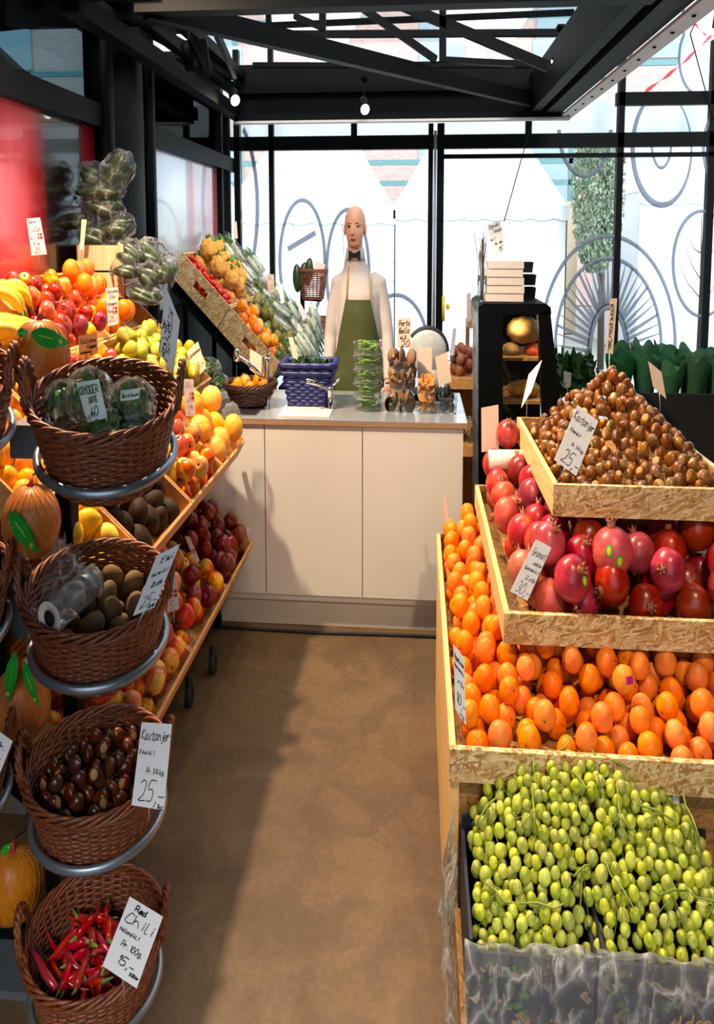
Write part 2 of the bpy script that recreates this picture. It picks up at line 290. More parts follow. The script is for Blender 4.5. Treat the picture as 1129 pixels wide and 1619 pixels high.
# ---------------------------------------------------------------- mesh building
def rotm(rx=0, ry=0, rz=0):
    return Matrix.Rotation(rz, 3, 'Z') @ Matrix.Rotation(ry, 3, 'Y') @ Matrix.Rotation(rx, 3, 'X')
def V(*a): return Vector(a)
class MB:
    def __init__(s): s.v = []; s.f = []; s.m = []
    def add(s, vs, fs, mi=0):
        n = len(s.v); s.v += [Vector(v) for v in vs]; s.f += [tuple(i+n for i in f) for f in fs]
        s.m += ([mi]*len(fs) if isinstance(mi, int) else mi); return s
    def box(s, c, d, R=None, mi=0, taper=1.0):
        c = Vector(c); x, y, z = d[0]/2, d[1]/2, d[2]/2; t = taper
        vs = [V(a*x*(t if k > 0 else 1), b*y*(t if k > 0 else 1), k*z) for k in (-1, 1) for a, b in ((-1, -1), (1, -1), (1, 1), (-1, 1))]
        if R: vs = [R @ v for v in vs]
        return s.add([v+c for v in vs], [(3, 2, 1, 0), (4, 5, 6, 7), (0, 1, 5, 4), (1, 2, 6, 5), (2, 3, 7, 6), (3, 0, 4, 7)], mi)
    def bb(s, x0, x1, y0, y1, z0, z1, mi=0): return s.box(((x0+x1)/2, (y0+y1)/2, (z0+z1)/2), (abs(x1-x0), abs(y1-y0), abs(z1-z0)), None, mi)
    def beam(s, a, b, w_, h, mi=0):                # bar of rectangular section between two points
        a = Vector(a); b = Vector(b); d = (b-a); L = d.length; d.normalize(); up = V(0, 0, 1) if abs(d.z) < .95 else V(0, 1, 0)
        x = d.cross(up).normalized(); u = x.cross(d).normalized()
        vs = [p+x*i*w_/2+u*j*h/2 for p in (a, b) for i, j in ((-1, -1), (1, -1), (1, 1), (-1, 1))]
        return s.add(vs, [(0, 1, 2, 3), (7, 6, 5, 4), (0, 4, 5, 1), (1, 5, 6, 2), (2, 6, 7, 3), (3, 7, 4, 0)], mi)
    def tube(s, pts, r, n=8, closed=False, mi=0, cap=True):
        pts = [Vector(p) for p in pts]; N = len(pts); rs = r if isinstance(r, (list, tuple)) else [r]*N
        vs = []; fs = []; prev = None
        for i, p in enumerate(pts):
            if closed: d = pts[(i+1) % N]-pts[i-1]
            else: d = pts[min(i+1, N-1)]-pts[max(i-1, 0)]
            if d.length < 1e-9: d = V(0, 0, 1)
            d.normalize()
            if prev is None: a = d.cross(V(0, 0, 1) if abs(d.z) < .9 else V(1, 0, 0)).normalized()
            else:
                a = prev-d*prev.dot(d); a = a.normalized() if a.length > 1e-6 else d.orthogonal().normalized()
            prev = a; b = d.cross(a)
            vs += [p+(a*math.cos(2*math.pi*k/n)+b*math.sin(2*math.pi*k/n))*rs[i] for k in range(n)]
        for i in range(N if closed else N-1):
            j = (i+1) % N
            fs += [(i*n+k, i*n+(k+1) % n, j*n+(k+1) % n, j*n+k) for k in range(n)]
        if cap and not closed: fs += [tuple(range(n-1, -1, -1)), tuple((N-1)*n+k for k in range(n))]
        return s.add(vs, fs, mi)
    def lathe(s, prof, n=20, c=(0, 0, 0), R=None, mi=0, fn=None, sq=(1, 1)):
        c = Vector(c); vs = []; fs = []; N = len(prof); mis = []
        for r, z in prof:
            for k in range(n):
                a = 2*math.pi*k/n; p = V(r*math.cos(a)*sq[0], r*math.sin(a)*sq[1], z)
                if fn: p = fn(p, a)
                if R: p = R @ p
                vs.append(p+c)
        for i in range(N-1): fs += [(i*n+k, i*n+(k+1) % n, (i+1)*n+(k+1) % n, (i+1)*n+k) for k in range(n)]
        if prof[0][0] > 1e-5: fs.append(tuple(range(n-1, -1, -1)))
        if prof[-1][0] > 1e-5: fs.append(tuple((N-1)*n+k for k in range(n)))
        return s.add(vs, fs, mi)
    def ell(s, c, r, n=16, m=12, R=None, mi=0, fn=None):
        if isinstance(r, (int, float)): r = (r, r, r)
        prof = [(math.sin(math.pi*i/m) if 0 < i < m else 1e-6, -math.cos(math.pi*i/m)) for i in range(m+1)]
        def g(p, a):
            if fn: p = fn(p)
            return V(p.x*r[0], p.y*r[1], p.z*r[2])
        return s.lathe(prof, n, c, R, mi, g)
    def sheet(s, fn, nu, nv, mi=0):
        vs = [fn(i/nu, j/nv) for j in range(nv+1) for i in range(nu+1)]
        return s.add(vs, [(j*(nu+1)+i, j*(nu+1)+i+1, (j+1)*(nu+1)+i+1, (j+1)*(nu+1)+i) for j in range(nv) for i in range(nu)], mi)
    def mesh(s, name, mats, org=(0, 0, 0), smooth=True):
        org = Vector(org); me = bpy.data.meshes.new(name)
        me.from_pydata([((v.x-org.x), (v.y-org.y), (v.z-org.z)*S) for v in s.v], [], s.f)
        for m in (mats if isinstance(mats, (list, tuple)) else [mats]): me.materials.append(M[m] if isinstance(m, str) else m)
        me.polygons.foreach_set('material_index', s.m)
        me.polygons.foreach_set('use_smooth', [smooth]*len(s.f)); me.update()
        return me
    def build(s, name, mats, parent=None, org=None, smooth=True, link=True):
        if parent is not None: org = Vector((parent['_x'], parent['_y'], parent['_z']))
        elif org is None:
            xs = [v.x for v in s.v]; ys = [v.y for v in s.v]; zs = [v.z for v in s.v]
            org = Vector(((min(xs)+max(xs))/2, (min(ys)+max(ys))/2, min(zs)))
        o = bpy.data.objects.new(name, s.mesh(name, mats, org, smooth))
        if parent is not None: o.parent = parent; put(o, org)
        else: o.location = (org[0], org[1], org[2]*S); put(o, org)
        if link: COL.objects.link(o)
        return o
def put(o, p): o['_x'], o['_y'], o['_z'] = p[0], p[1], p[2]
def tag(o, label, cat, group=None, kind=None):
    o['label'] = label; o['category'] = cat
    if group: o['group'] = group
    if kind: o['kind'] = kind
    return o
def thing(name, loc, label, cat, group=None, link=True):
    o = bpy.data.objects.new(name, None); o.empty_display_size = .05; o.location = (loc[0], loc[1], loc[2]*S); put(o, loc)
    if link: COL.objects.link(o)
    return tag(o, label, cat, group)
def struct(o): o['kind'] = 'structure'; return o
def part(mb, name, mat, par, label=None, smooth=True, link=True):
    o = mb.build(name, mat, par, smooth=smooth, link=link)
    if label: o['label'] = label
    return o
def kids(o): return [c for c in bpy.data.objects if c.parent == o]
class Proto:                                      # a pattern of one kind; copies share its meshes
    def __init__(s, obj, ch=()): s.o = obj; s.ch = ch   # ch: list of (child, [grandchildren])
    def at(s, p, rz=0, label=None, group=None, parent=None, scale=1):
        c = s.o.copy(); COL.objects.link(c); c.location = (p[0], p[1], p[2]*S); c.rotation_euler = (0, 0, rz); put(c, p)
        if scale != 1: c.scale = (scale,)*3
        if parent is not None:
            c.parent = parent; c.location = (p[0]-parent['_x'], p[1]-parent['_y'], (p[2]-parent['_z'])*S)
            for k in ('label', 'category'):
                if k in c: del c[k]
        if label: c['label'] = label
        if group: c['group'] = group
        for ch, gr in s.ch:
            d = ch.copy(); COL.objects.link(d); d.parent = c
            for g in gr: e = g.copy(); COL.objects.link(e); e.parent = d
        return c
def scatter_rot(): return rotm(random.uniform(0, 6.28), random.uniform(0, 6.28), random.uniform(0, 6.28))
# ---------------------------------------------------------------- piling
def pile(region, floor, top, r, tries=4000, K=14, seed=1, rv=.0, fails=60, box=None, grav=0):
    rng = random.Random(seed); P = np.zeros((0, 4)); out = []; bad = 0
    x0, x1, y0, y1 = box
    for _ in range(tries):
        best = None
        for k in range(K):
            rr = r*(1+rng.uniform(-rv, rv)); x = rng.uniform(x0, x1); y = rng.uniform(y0, y1)
            if not region(x, y, rr): continue
            z = floor(x, y)+rr
            if len(P):
                dx = P[:, 0]-x; dy = P[:, 1]-y; d2 = dx*dx+dy*dy; rs = (P[:, 3]+rr)*.985; m = d2 < rs*rs
                if m.any(): z = max(z, float((P[m, 2]+np.sqrt(rs[m]**2-d2[m])).max()))
            t = top(x, y)-z-rr; tt = t; t -= grav*x
            if len(P): t = t-.35*min(.04, max(0.0, float((np.sqrt(d2)-rs).min())))
            if tt < -.35*rr: continue
            if best is None or t > best[0]: best = (t, x, y, z, rr)
        if best is None:
            bad += 1
            if bad > fails: break
            continue
        out.append(best[1:]); P = np.vstack([P, best[1:]])
    return out
GL = {'a': '56 36 14 12 32 54 56 53 62', 'b': '19 12 42 54 46 14', 'c': '55 36 14 22 42 53', 'd': '55 36 14 12 32 54|59 53 62', 'e': '14 44 55 36 14 22 42 53', 'f': '59 38 22|15 45', 'g': '56 36 14 32 54|56 51 30 11', 'h': '19 12|14 36 54 62',
      'i': '36 32|37 38', 'j': '46 41 20|47 48', 'k': '19 12|55 14 52', 'l': '29 22 42', 'm': '16 12|14 36 42|44 66 72', 'n': '16 12|14 36 54 52', 'o': '36 14 22 42 54 46 36', 'p': '16 10|15 36 54 42 13', 'r': '16 12|14 36 55', 's': '56 35 24 43 32 12',
      't': '38 32 52|16 56', 'u': '16 13 32 54|56 52 62', 'v': '16 32 56', 'w': '16 22 35 42 56', 'x': '16 52|56 12', 'y': '16 33|56 21 10', 'z': '16 56 12 52', 'ø': '36 14 22 42 54 46 36|12 56', 'K': '19 12|69 15 62', 'S': '58 39 17 44 52 22 13',
      'D': '19 12|19 59 65 42 12', 'P': '19 12|19 49 57 45 15', 'B': '19 12|19 49 47 15|15 45 54 42 12', 'C': '68 39 14 22 52 63', 'R': '19 12|19 49 57 45 15|35 62', 'E': '59 19 12 52|15 45', 'G': '68 39 14 32 62 65 45', 'H': '19 12|69 62|15 65', 'O': '39 15 32 62 75 59 39',
      'I': '39 32', 'T': '19 69|39 32', 'Y': '19 35 32|35 69', 'U': '19 13 32 52 69', 'N': '12 19 62 69', 'A': '12 49 72|25 65', '0': '39 15 22 42 65 49 39', '1': '27 39 32', '2': '18 39 58 44 12 62', '6': '58 37 14 22 42 53 44 24', '9': '57 38 26 35 56 59 42', '3': '18 39 57 35 54 42 12', '4': '49 14 64|49 42',
      '5': '69 29 16 46 54 42 12', '7': '19 59 22', '8': '49 28 46 53 22 13 46 59 49', '.': '22 32', ',': '22 10', '-': '14 54', '/': '12 59', 'W': '19 22 46 62 79', 'L': '19 12 52', 'F': '59 19 12|15 45'}
def catmull(p, n=5):
    if len(p) < 3: return p
    out = []; q = [p[0]]+p+[p[-1]]
    for i in range(1, len(q)-2):
        for k in range(n):
            t = k/n; a, b_, c_, d_ = q[i-1], q[i], q[i+1], q[i+2]
            out.append(tuple(.5*(2*b_[j]+(c_[j]-a[j])*t+(2*a[j]-5*b_[j]+4*c_[j]-d_[j])*t*t+(3*b_[j]-a[j]-3*c_[j]+d_[j])*t**3) for j in (0, 1)))
    out.append(p[-1]); return out
def strokes(txt, x, y, size, aspect=1.0, rng=None):
    """polylines of a handwritten line; x,y baseline start; size = cap height"""
    out = []
    for ch in txt:
        if ch == ' ': x += size*.35*aspect; continue
        g = GL.get(ch); wd = 0
        if g is None: continue
        j = (rng.uniform(-.03, .03) if rng else 0)*size
        for st in g.split('|'):
            pts = [((int(a[0])-1)/7*size*aspect*.95, (int(a[1])-2)/7*size+j) for a in st.split()]; wd = max(wd, max(a[0] for a in pts)); out.append([(x+a[0]+a[1]*.18*aspect, y+a[1]) for a in catmull(pts)])
        x += wd+size*.17*aspect
    return out
# ================================================================ SETTING
b = MB().bb(-2.6, 3.6, -1.5, 7.6, -.05, 0); struct(b.build('floor', 'floor', smooth=False))
b = MB().bb(-40, 40, 7.6, 60, -.08, -.02); o = struct(b.build('pavement', 'pave', smooth=False)); 
b = MB().bb(-2.7, -1.3, -1.6, -1.5, 0, 2.95); b.bb(1.3, 3.7, -1.6, -1.5, 0, 2.95); b.bb(-1.6, 1.6, -1.6, -1.5, 2.3, 2.95); b.bb(-1.6, 1.6, -1.6, -1.5, 0, .4); struct(b.build('wall_front', 'blackwood', smooth=False))
struct(MB().bb(-2.7, -2.6, -1.5, 1.0, 0, 2.95).build('wall_left_near', 'blackwood', smooth=False)); struct(MB().bb(-2.6, -2.0, .95, 1.0, 0, 2.95).build('wall_left_return', 'blackwood', smooth=False))
struct(MB().bb(3.6, 3.7, -1.5, 5.2, 0, 2.95).build('wall_right', 'blackwood', smooth=False))
# left wall: low panelling, frames, panels with painted reflections, clerestory glass
WX = -1.93
b = MB().bb(WX-.08, WX-.02, 1.0, 7.5, 0, 1.2); b.bb(WX-.10, WX, 1.0, 7.5, 1.2, 1.24)
b.bb(WX-.1, WX+.03, 1.0, 7.5, 2.11, 2.21); b.bb(WX-.1, WX+.03, 1.0, 7.5, 2.52, 2.62)
for y in (1.0, 4.36, 5.03, 7.02, 7.3): b.bb(WX-.1, WX+.02, y-.03, y+.03, 1.2, 2.6)
struct(b.build('wall_left', 'black', smooth=False))
struct(MB().bb(WX-.05, WX-.03, 1.05, 2.98, 1.24, 2.11).build('trim_0', 'redpaint', smooth=False))
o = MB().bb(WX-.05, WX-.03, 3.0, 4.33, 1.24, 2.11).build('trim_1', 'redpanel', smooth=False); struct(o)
o = MB().bb(WX-.05, WX-.03, 5.06, 6.99, 1.24, 2.11).build('trim_2', 'palepanel', smooth=False); struct(o)
o = MB().bb(WX-.05, WX-.04, 1.0, 7.5, 2.21, 2.52).build('window_1', 'darkglass', smooth=False); struct(o)
o = MB().bb(WX-.05, WX-.04, 7.05, 7.28, 1.24, 2.11).build('window_9', 'glass', smooth=False); struct(o)
# the black column
b = MB(); b.lathe([(.16, 0), (.16, 3.6)], 24, (-1.98, 4.68, 0), sq=(.9, 1.9)); b.bb(-1.96, -1.86, 4.3, 4.37, 0, 3.2); b.bb(-1.96, -1.86, 5.0, 5.07, 0, 3.2)
struct(b.build('trim_3', 'black', smooth=True))
# neighbouring stall behind the clerestory
b = MB().bb(-2.98, -2.05, 7.5, 7.6, 0, 2.9); b.bb(-2.98, -2.05, 7.2, 7.6, 2.9, 2.95)
struct(b.build('wall_neighbour', 'black', smooth=False))
b = MB(); 
for y in (2.0, 2.9, 3.8, 4.3): b.beam((-2.1, y, 2.1), (-4.2, y+1.0, 3.3), .06, .1)
b.bb(-4.2, -4.1, 1, 6, 2.1, 2.2); b.bb(-4.2, -4.1, 1, 5, 2.6, 2.68)
for y in (2.2, 3.2, 4.2): b.bb(-4.2, -4.14, y, y+.05, 0, 3.0)
struct(b.build('trim_4', 'black', smooth=False))
g = MB().lathe([(.035, 0), (.04, .04), (.04, .12), (.036, .14)], 14)
jarp = Proto(tag(g.build('glass_jar', 'tub', org=(0, 0, 0), link=False), 'row', 'jar'))
b = MB().bb(-2.3, -2.06, 5.1, 6.9, 2.15, 2.18); tag(b.build('ledge_shelf', 'black', smooth=False), 'dark shelf behind the high glass, carrying a row of jars', 'shelf')
for k in range(11): jarp.at((-2.15, 5.2+k*.13, 2.18), 0, 'clear glass jar in the row behind the high glass on the left', 'glass jars on the high ledge')
# back glazing
BY = 7.5
b = MB()
for x, w_ in ((-1.88, .06), (-1.52, .05), (2.0, .06), (2.88, .07)): b.bb(x-w_/2, x+w_/2, BY-.04, BY+.04, 0, 3.0)
b.bb(.10, .15, BY-.05, BY+.05, 0, 2.45); b.bb(.19, .26, BY-.06, BY+.05, 0, 2.45)
b.bb(-1.95, 3.6, BY-.04, BY+.04, 2.27, 2.37); b.bb(1.95, 3.6, BY-.04, BY+.04, 2.56, 2.65); b.bb(-1.95, 3.6, BY-.04, BY+.04, 0, .12)
for x in (-.66, 1.1): b.bb(x-.03, x+.03, BY-.03, BY+.03, 2.3, 2.6)
b.bb(.26, 3.6, BY-.04, BY+.04, 2.2, 2.23)
struct(b.build('wall_back', 'black', smooth=False))
b = MB().bb(.155, .185, BY-.04, BY+.02, 0, 2.4); struct(b.build('door_1', 'steel', smooth=False))
b = MB().bb(.25, .28, BY-.12, BY-.05, 1.02, 1.2); b.ell((.31, BY-.13, 1.13), .022); tag(b.build('door_lock', 'sticker', smooth=True), 'small yellow lock box on the back door post', 'lock')
panes = []
for i, (x0, x1) in enumerate(((-1.85, -1.55), (-1.49, .10), (.26, 1.97), (2.03, 2.85), (2.92, 3.6))):
    o = MB().bb(x0, x1, BY-.004, BY+.004, .1, 2.27).build('window_%d' % (i+2), 'glass', smooth=False); struct(o); panes.append(o)
    o = MB().bb(x0, x1, BY-.004, BY+.004, 2.37, 3.0).build('window_%d' % (i+10), 'glass', smooth=False); struct(o)
def ring(cx, cy, rx, ry, w_, pi=None, ecc=(0, 0), a0=0, a1=360, Y=BY-.03, n=56):
    b = MB(); vs = []; N = n
    for k in range(N+1):
        a = math.radians(a0+(a1-a0)*k/N); ca, sa = math.cos(a), math.sin(a)
        vs.append(PY(cx+rx*ca, cy-ry*sa, Y)); vs.append(PY(cx+ecc[0]+(rx-w_)*ca, cy+ecc[1]-(ry-w_*1.35)*sa, Y))
    v2 = [v+V(0, .003, 0) for v in vs]; L = len(vs)
    f = []
    for k in range(N): i = 2*k; f += [(i, i+1, i+3, i+2), (L+i, L+i+2, L+i+3, L+i+1), (i, i+2, L+i+2, L+i), (i+1, L+i+1, L+i+3, i+3)]
    b.add(vs+v2, f); return b
def win(i): return panes[i]
part(ring(362, 330, 48, 150, 6, a0=-60, a1=60), 'decal', 'decal', win(0)); part(ring(478, 412, 38, 99, 5), 'decal', 'decal', win(1))
part(ring(550, 430, 36, 102, 5), 'decal', 'decal', win(1)); part(ring(626, 552, 53, 89, 5), 'decal', 'decal', win(1))
b = MB()
def stroke(b, a, c, w_, Y=BY-.03):
    p, q = PY(*a, Y), PY(*c, Y); b.beam(p, q, .004, w_)
stroke(b, (455, 394), (499, 368), .04); stroke(b, (463, 352), (463, 373), .02); stroke(b, (541, 352), (545, 420), .035); part(b, 'decal', 'decal', win(1), smooth=False)
part(ring(962, 540, 108, 170, 5, a0=-30, a1=210), 'decal', 'decal', win(2)); part(ring(925, 205, 44, 77, 6, a0=180, a1=360), 'decal', 'decal', win(2))
part(ring(962, 545, 86, 140, 5, a0=-30, a1=210), 'decal', 'decal', win(2)); part(ring(962, 560, 34, 80, 8, a0=-30, a1=210), 'decal', 'decal', win(2))
b = MB()
for k in range(34):
    a = math.radians(-20+k*6.9+random.uniform(-1, 1)); ca, sa = math.cos(a), math.sin(a)
    p, q = PY(962+30*ca, 555-72*sa, BY-.03), PY(962+83*ca, 545-136*sa, BY-.03); d = (q-p).normalized(); nrm = V(-d.z, 0, d.x)
    w0, w1 = .035, (.006 if k % 3 else .02); vs = [p-nrm*w0/2, p+nrm*w0/2, q+nrm*w1/2, q-nrm*w1/2]
    b.add(vs+[v+V(0, .003, 0) for v in vs], [(0, 1, 2, 3), (7, 6, 5, 4), (0, 4, 5, 1), (2, 6, 7, 3)])
part(b, 'decal', 'decal', win(2), smooth=False)
part(ring(1046, 237, 49, 92, 5, ecc=(2, -3)), 'decal', 'decal', win(3)); part(ring(1046, 220, 18, 48, 4, a0=180, a1=360), 'decal', 'decal', win(3))
part(ring(1110, 417, 48, 86, 4, ecc=(1, 0)), 'decal', 'decal', win(3)); part(ring(1162, 235, 52, 80, 5), 'decal', 'decal', win(4))
part(ring(1108, 92, 36, 62, 4), 'decal', 'decal', win(4)); part(ring(958, 60, 46, 68, 5, a0=180, a1=360), 'decal', 'decal', win(3))
# ---- roof frame
RZ = 2.43
b = MB()
b.bb(-1.75, 1.32, 6.93, 7.03, 2.42, 2.80)                                    # back box beam
b.bb(-1.75, 1.32, 6.86, 6.93, 2.42, 2.46); b.bb(-1.75, 1.32, 6.86, 6.93, 2.6, 2.63)
b.bb(1.02, 1.10, 2.6, 7.0, 2.45, 2.70); b.bb(1.15, 1.30, 2.6, 7.0, 2.44, 2.62); b.bb(1.10, 1.15, 2.6, 7.0, 2.5, 2.55)   # right box beam
b.bb(-1.80, -1.70, 3.6, 7.0, 2.44, 2.52); b.bb(-1.80, -1.72, 3.6, 7.0, 2.60, 2.66); b.bb(-1.75, -1.65, 3.6, 7.0, 2.7, 2.76)
b.bb(-1.4, 1.1, 3.56, 3.66, 2.43, 2.56)                                      # near cross beam
b.bb(-2.6, -1.3, 3.5, 3.7, 2.5, 2.7); b.bb(-2.4, -1.4, 4.25, 4.4, 2.55, 2.8)
struct(b.build('trim_5', 'black', smooth=False))
b = MB()
b.beam((-1.36, 3.62, 2.46), (1.15, 6.95, 2.52), .07, .085)
for a, c, w_ in (((510, 15), (510, 62), .035), ((700, 5), (700, 98), .05), ((572, 12), (690, 95), .04), ((628, 5), (865, 105), .055), ((465, 25), (512, 45), .03),
                 ((705, 95), (812, 101), .03)):
    p = PY(*a, 5.4); q = PY(*c, 5.4); b.beam(p, q, .05, w_)
b.beam(PY(342, 52, 4.9), PY(372, 118, 6.0), .03, .05); b.beam(PY(320, 55, 4.9), PY(328, 118, 5.4), .05, .04)
b.beam(PY(235, 45, 4.9), PY(365, 118, 6.6), .05, .07); b.beam(PY(300, 60, 4.9), PY(322, 105, 5.0), .03, .035)
b.beam(PY(372, 55, 6.4), PY(905, 52, 6.4), .06, .04); b.beam(PY(400, 103, 6.5), PY(880, 103, 6.5), .05, .03)
b.beam(PY(0, 18, 3.4), PY(125, 24, 4.0), .05, .10); b.beam(PY(0, 45, 3.4), PY(125, 33, 4.0), .04, .02)
struct(b.build('trim_6', 'black', smooth=False))
b = MB(); b.bb(1.30, 1.40, 2.6, 7.05, 2.42, 2.435); b.bb(-1.75, 1.38, 6.84, 6.93, 2.40, 2.415); b.bb(1.40, 1.41, 2.6, 7.05, 2.42, 2.47)
struct(b.build('trim_7', 'paperwhite', smooth=False))
b = MB()
for k in range(14): b.ell((1.35, 2.9+k*.3, 2.419), (.012, .012, .006), 8, 4)
struct(b.build('trim_8', 'black'))
o = MB().add([(-2.6, 3.6, 2.62), (3.6, 3.6, 2.62), (3.6, 7.6, 3.05), (-2.6, 7.6, 3.05)], [(0, 1, 2, 3)]).build('ceiling', 'glass', smooth=False); struct(o)
b = MB().bb(-2.6, 3.6, -1.5, 2.55, 2.9, 2.95); struct(b.build('ceiling_front', 'black', smooth=False))
# ---- outside
def tent(cx, Y, w_, ez, pz, name='market_tent', label=''):
    t = thing(name, (cx, Y+w_/2, 0), label, 'tent'); b = MB(); n = 10
    rings = []
    for k in range(n+1):
        f = k/n; hw = w_/2*(1-f)**1.5+.03; z = ez+(pz-ez)*f; rings.append([(cx-hw, Y+w_/2-hw, z), (cx+hw, Y+w_/2-hw, z), (cx+hw, Y+w_/2+hw, z), (cx-hw, Y+w_/2+hw, z)])
    vs = [p for r in rings for p in r]; fs = [(4*k+i, 4*k+(i+1) % 4, 4*k+4+(i+1) % 4, 4*k+4+i) for k in range(n) for i in range(4)]
    b.add(vs, fs); part(b, 'roof', 'tent', t)
    b = MB(); h = w_/2
    b.bb(cx-h, cx+h, Y, Y+.02, 0, ez+.01); b.bb(cx-h, cx-h+.02, Y, Y+w_, 0, ez+.01); b.bb(cx+h-.02, cx+h, Y, Y+w_, 0, ez+.01); part(b, 'wall_cloth', 'tent', t, smooth=False)
    def val(u, v): x = cx-h-.02+u*(w_+.04); return V(x, Y-.03, ez+.02-v*(.16+.03*abs(math.sin(u*24))))
    b = MB().sheet(val, 72, 1); part(b, 'valance', 'tent', t)
for cx, Y, w_, ez, pz, lb in ((-2.03, 13.3, 3.2, 1.95, 4.6, 'white market tent outside, seen behind the man'), (1.12, 13.3, 3.1, 2.0, 4.8, 'white market tent outside, right of the door post'),
                              (5.6, 13.4, 3.3, 2.2, 5.2, 'white market tent outside, at the right end of the glass'), (-5.6, 13.6, 3.4, 2.0, 4.6, 'white market tent outside at the far left, mostly hidden')):
    tent(cx, Y, w_, ez, pz, label=lb)
b = MB().bb(-22, 16, 24, 26, 0, 14); bt = thing('brick_building', (0, 24, 0), 'pink brick building beyond the market tents and glass roof', 'building'); part(b, 'facade', 'brick', bt, smooth=False)
for i in range(9):
    for j in range(3): part(MB().bb(-18+i*3.6, -16.6+i*3.6, 23.9, 24.05, 2.2+j*3.4, 4.2+j*3.4), 'window', 'farglass', bt, smooth=False)
b = MB()
for z in (2.6, 3.0, 3.9, 4.8): b.bb(-20, 14, 19.9, 20, z, z+.1)
for x in range(-20, 15, 3): b.bb(x, x+.12, 19.9, 20, 0, 4.9)
tag(b.build('steel_canopy', 'teal', smooth=False), 'teal steel platform canopy behind the white tents', 'canopy')
t = thing('street_tree', (3.15, 12.6, 0), 'leafy olive-green tree between two white tents', 'tree')
part(MB().tube([(3.15, 12.6, 0), (3.12, 12.6, 1.4), (3.2, 12.65, 2.4), (3.1, 12.6, 3.0)], [.06, .05, .04, .02], 8), 'trunk', 'bark', t)
b = MB(); rng = random.Random(3)
for _ in range(7000):
    z = rng.uniform(1.2, 3.15); rr = .45*math.sqrt(max(.05, 1-((z-2.2)/1.05)**2)); a = rng.uniform(0, 6.28); q = rr*math.sqrt(rng.random())
    c = V(3.02+q*math.cos(a), 12.6+q*math.sin(a), z); R = rotm(rng.uniform(0, 6), rng.uniform(0, 6), rng.uniform(0, 6)); s_ = rng.uniform(.02, .045)
    b.add([c+R @ V(-s_, 0, 0), c+R @ V(0, s_*.5, .004), c+R @ V(s_, 0, 0), c+R @ V(0, -s_*.5, .004)], [(0, 1, 2, 3)])
part(b, 'foliage', 'treeleaf', t)
t = thing('bare_sapling', (3.42, 8.3, 0), 'thin leafless sapling outside the right-hand glass', 'tree'); b = MB(); q = PY(1103, 545, 8.3); p = PY(1110, 332, 8.3)
b.tube([(q.x, 8.3, 0), q, (q+p)/2+V(.01, 0, 0), p], [.014, .012, .009, .003], 6)
for k, (a, c) in enumerate((((1106, 470), (1070, 410)), ((1107, 440), (1082, 385)), ((1107, 420), (1135, 380)), ((1106, 480), (1140, 430)), ((1108, 400), (1088, 372)), ((1108, 390), (1125, 368)))):
    b.tube([PY(*a, 8.3), PY((a[0]+c[0])/2, (a[1]+c[1])/2+8, 8.3), PY(*c, 8.3)], [.006, .004, .002], 5)
part(b, 'branches', 'bark', t)
b = MB().bb(2.75, 3.7, 17.2, 17.6, 0, 2.2); tag(b.build('market_stall', 'awning', smooth=False), 'small beige stall far behind the tree outside', 'stall')
b = MB()
p, q = PY(1020, 145, 7.9), PY(1135, 45, 7.9)
def tp(u, v): c = p.lerp(q, u); return c+V(0, .01*math.sin(u*20), .02*(v-.5)*(1+.8*math.sin(u*23))-.03*math.sin(u*math.pi))
b.sheet(tp, 40, 1); tag(b.build('barrier_tape', 'tape'), 'twisted red barrier tape strung outside at upper right', 'tape')
for (a, c, Yv, lb) in (((838, 203), (797, 350), 7.43, 'thin black tie rod slanting down from the roof beam mid right'), ((1089, 45), (1128, 190), 7.43, 'thin black tie rod slanting down at the upper right edge')):
    b = MB().tube([PY(*a, Yv), PY(*c, Yv)], .006, 6); tag(b.build('tie_rod', 'black'), lb, 'rod')
tag(MB().bb(-3.2, 4.2, 8.0, 8.12, 2.36, 2.67).build('white_awning', 'tent', smooth=False), 'white awning board running above the glass outside', 'awning')
b = MB()
for x in (-3.1, 4.1): b.bb(x-.05, x+.05, 8.0, 8.1, 0, 2.36)
tag(b.build('awning_post', 'tent', smooth=False), 'white posts carrying the awning board outside', 'post')
# ---- track spot lamps
def lampfit(px, py, Y, aim, lb, g='black track lamps on the roof frame'):
    c = PY(px, py, Y); t = thing('spot_lamp', c, lb, 'lamp'); d = (Vector(aim)-c); d.z *= S; d.normalize(); R = d.to_track_quat('-Z', 'Y').to_matrix()
    R2 = R
    b = MB().lathe([(.0, .07), (.028, .07), (.042, .03), (.048, -.06), (.044, -.06), (.04, -.045), (0, -.045)], 18, c, R2); part(b, 'housing', 'black', t)
    b = MB().lathe([(0, -.05), (.038, -.05), (.038, -.053), (0, -.056)], 16, c, R2); part(b, 'lens', 'lampglow', t)
    b = MB().tube([c+V(0, 0, .02), c+V(.0, .01, .09), c+V(0, .02, .16)], .009, 6); b.box(c+V(0, .02, .165), (.05, .12, .02)); part(b, 'bracket', 'black', t)
lampfit(370, 152, 6.3, (.2, 3, .5), 'lit black spot lamp at the left end of the far roof beam'); lampfit(576, 166, 6.6, (.3, 3.5, .6), 'lit black spot lamp in the middle of the far roof beam')
lampfit(885, 92, 5.8, (-1.2, 5.4, 1), 'black spot lamp at the right roof corner, turned away'); lampfit(298, 88, 5.0, (-1.0, 7, .8), 'black spot lamp on the left roof rail, turned away')
